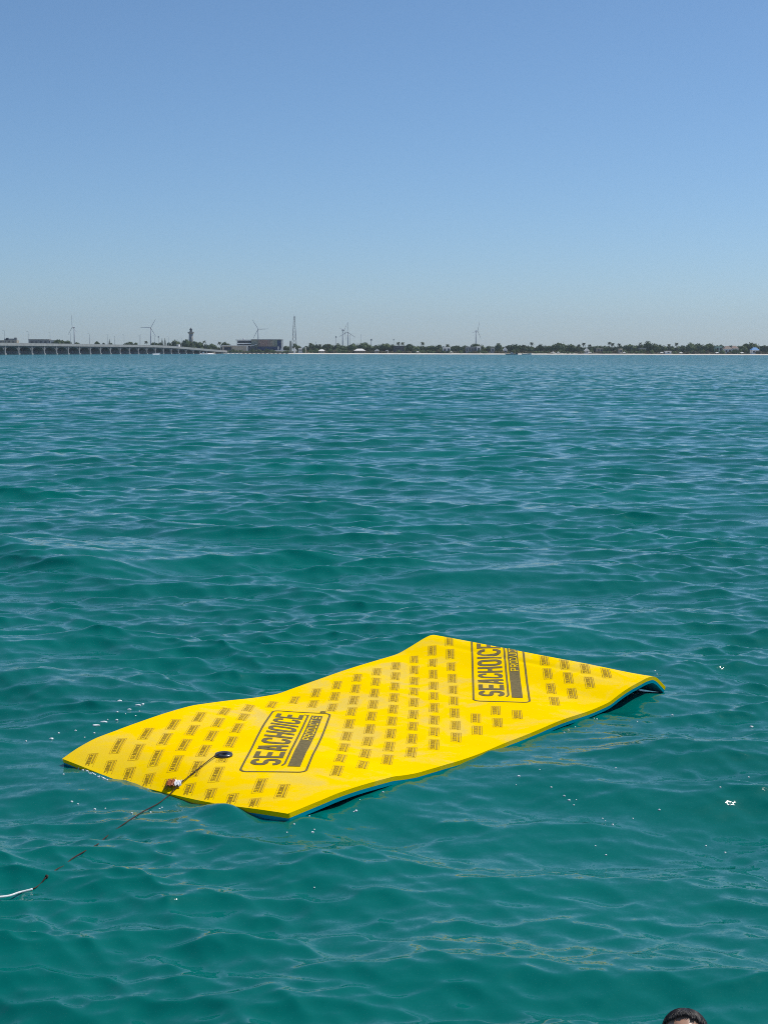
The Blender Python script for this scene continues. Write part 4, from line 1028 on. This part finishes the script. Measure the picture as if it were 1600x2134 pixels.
for px, top, w in [(596, 721, 12), (615, 716, 11), (622, 720, 12), (640, 722, 12), (650, 716.5, 11), (661, 718, 11), (678, 717.5, 11), (688, 718, 11), (702, 716, 22), (717, 721, 16), (737, 715, 21), (757, 713.8, 29), (778, 722, 15), (800, 716, 29), (816, 717, 17), (853, 717, 12), (861, 720, 21), (897, 719.7, 23), (914, 719, 11), (944, 722, 13), (952, 720, 12), (905, 721, 14), (968, 720, 15), (993, 716.5, 27), (1018, 720.5, 19), (1038, 716, 17), (1070, 716.5, 27), (1091, 719, 13), (1100, 721, 16), (1127, 717.5, 20), (1142, 721, 13), (1164, 714, 27), (1189, 717.5, 22), (1207, 721, 14), (1233, 722, 14), (1249, 720.5, 23), (1262, 723, 14), (1312, 718, 26), (1301, 721, 14), (1352, 711, 28), (1373, 718, 24), (1336, 718, 18), (1390, 721, 16), (1420, 722, 15), (1437, 713.5, 26), (1455, 715.5, 22), (1480, 715, 26), (1500, 718, 15), (1520, 719.5, 14), (1547, 719, 16), (1563, 713.5, 27), (1553, 716, 12), (1590, 719.5, 14), (1601, 719, 14), (1630, 716, 30), (1665, 718, 26)]: tree(px, top, w, 1555 + tr.uniform(-12, 25), '%s dark green tree %s' % (size_word(w), place(px)), BG_)
for px, top, w in ((487, 728, 9), (503, 729.5, 10), (526, 727, 9), (541, 728.5, 11), (556, 726.5, 9), (567, 729, 10)): tree(px, top, w, 1510 + tr.uniform(-3, 3), 'small tree planted in front of the museum facade', 'small trees before the museum')
x = 640
while x < 1620:
    tree(x, tr.uniform(719.5, 724), tr.uniform(16, 24), 1610 + tr.uniform(0, 30), 'lower back row tree ' + place(x), 'trees in the second row of the shore'); x += tr.uniform(9, 14)
for px, top, mi in [(426, 709, 0), (457, 711.5, 3), (648, 714, 3), (667, 717, 0), (686, 716, 2), (830, 712, 0), (838, 712.5, 3), (880, 712, 0), (932, 717, 0), (915, 718, 2), (1037, 714.5, 3), (1107, 712.5, 0), (1091, 718, 2), (1205, 717, 2), (1228, 717.5, 3), (1269, 711.5, 0), (1275, 714, 3), (1289, 715, 0), (1333, 713, 0), (1393, 716.5, 0), (1408, 713.5, 3), (1596, 721, 3), (306, 709.5, 3), (1580, 722, 2)]: palm(px, top, 1546 + tr.uniform(-10, 8) if px > 400 else 1640, 'coconut palm ' + place(px), mi=mi)
palm(1212, 713.5, 1540, 'leaning coconut palm beside the white steep gabled house', mi=1)
for px, top in ((338.5, 704), (344.5, 703.5), (229, 705.5)):
    D = 1650; h = H(top, D, px) - GROUND; r = empty('conifer_tree', (G(px, D), D, GROUND)); tag(r, 'slim pointed conifer rising behind the arched pier', 'tree', 'pointed conifers behind the pier')
    for nm, me in zip(('trunk', 'crown'), CONIF): o = link(nm, me, None, r); o.scale = (h * .75, h * .75, h)
x = 375
while x < 1625:
    D = SHORE + (44 if not 455 < x < 600 else 34) + tr.uniform(-6, 14); w = tr.uniform(9, 17) * D / FPX; i = tr.randrange(4); h = tr.uniform(3.0, 6.2) * (.75 if 455 < x < 600 else 1)
    o = link('shrub', SHRUBS[i], None); o.location = (G(x, D), D, GROUND - .5); o.scale = (w / 1.7, w / 1.7, h); o.rotation_euler.z = tr.uniform(0, 6.28)
    tag(o, '%s beach shrub %s' % (('green', 'dry olive', 'dry olive', 'green')[i], place(x)), 'shrub', 'shrubs at the top of the beach'); x += tr.uniform(4.5, 9.5)
us = None
for px in (870, 940, 1152, 1163, 1228, 1300, 1378, 1418, 1493, 1545):
    D = SHORE + 20 + tr.uniform(0, 8); r = empty('beach_shelter', (G(px, D), D, .6), tr.uniform(0, 3)); tag(r, 'small white sand shelter ' + place(px), 'shelter', 'white shelters on the beach')
    if us is None:
        v = [(-1.6, -1.6, 1.5), (1.6, -1.6, 1.5), (1.6, 1.6, 1.5), (-1.6, 1.6, 1.5), (0, 0, 2.3)]
        us = (mesh_obj('canopy', v, [(0, 1, 4), (1, 2, 4), (2, 3, 4), (3, 0, 4), (3, 2, 1, 0)], M_white, r), [MB().box(a - .06, a + .06, b - .06, b + .06, -.2, 1.5).build('post', M_white, r) for a in (-1.45, 1.45) for b in (-1.45, 1.45)])
    else:
        for q in [us[0]] + us[1]: c = q.copy(); COL.objects.link(c); c.parent = r

# ------------------------------------------------------------------ haze
HAZE = 6.5e-5
hz = MB().box(-4700, 4700, -40, 6600, -3.2, 150).build('haze', None); tag(hz, kind='stuff')
hz['label'] = 'thin pale sea haze over the bay'; hz['category'] = 'haze'
m = bpy.data.materials.new('haze_air'); m.use_nodes = True
for n in list(m.node_tree.nodes): m.node_tree.nodes.remove(n)
out = m.node_tree.nodes.new('ShaderNodeOutputMaterial'); pv = m.node_tree.nodes.new('ShaderNodeVolumePrincipled')
pv.inputs['Color'].default_value = (.74, .87, 1.0, 1); pv.inputs['Density'].default_value = HAZE; pv.inputs['Anisotropy'].default_value = .2
m.node_tree.links.new(pv.outputs[0], out.inputs['Volume'])
hz.data.materials.append(m); hz.display_type = 'WIRE'
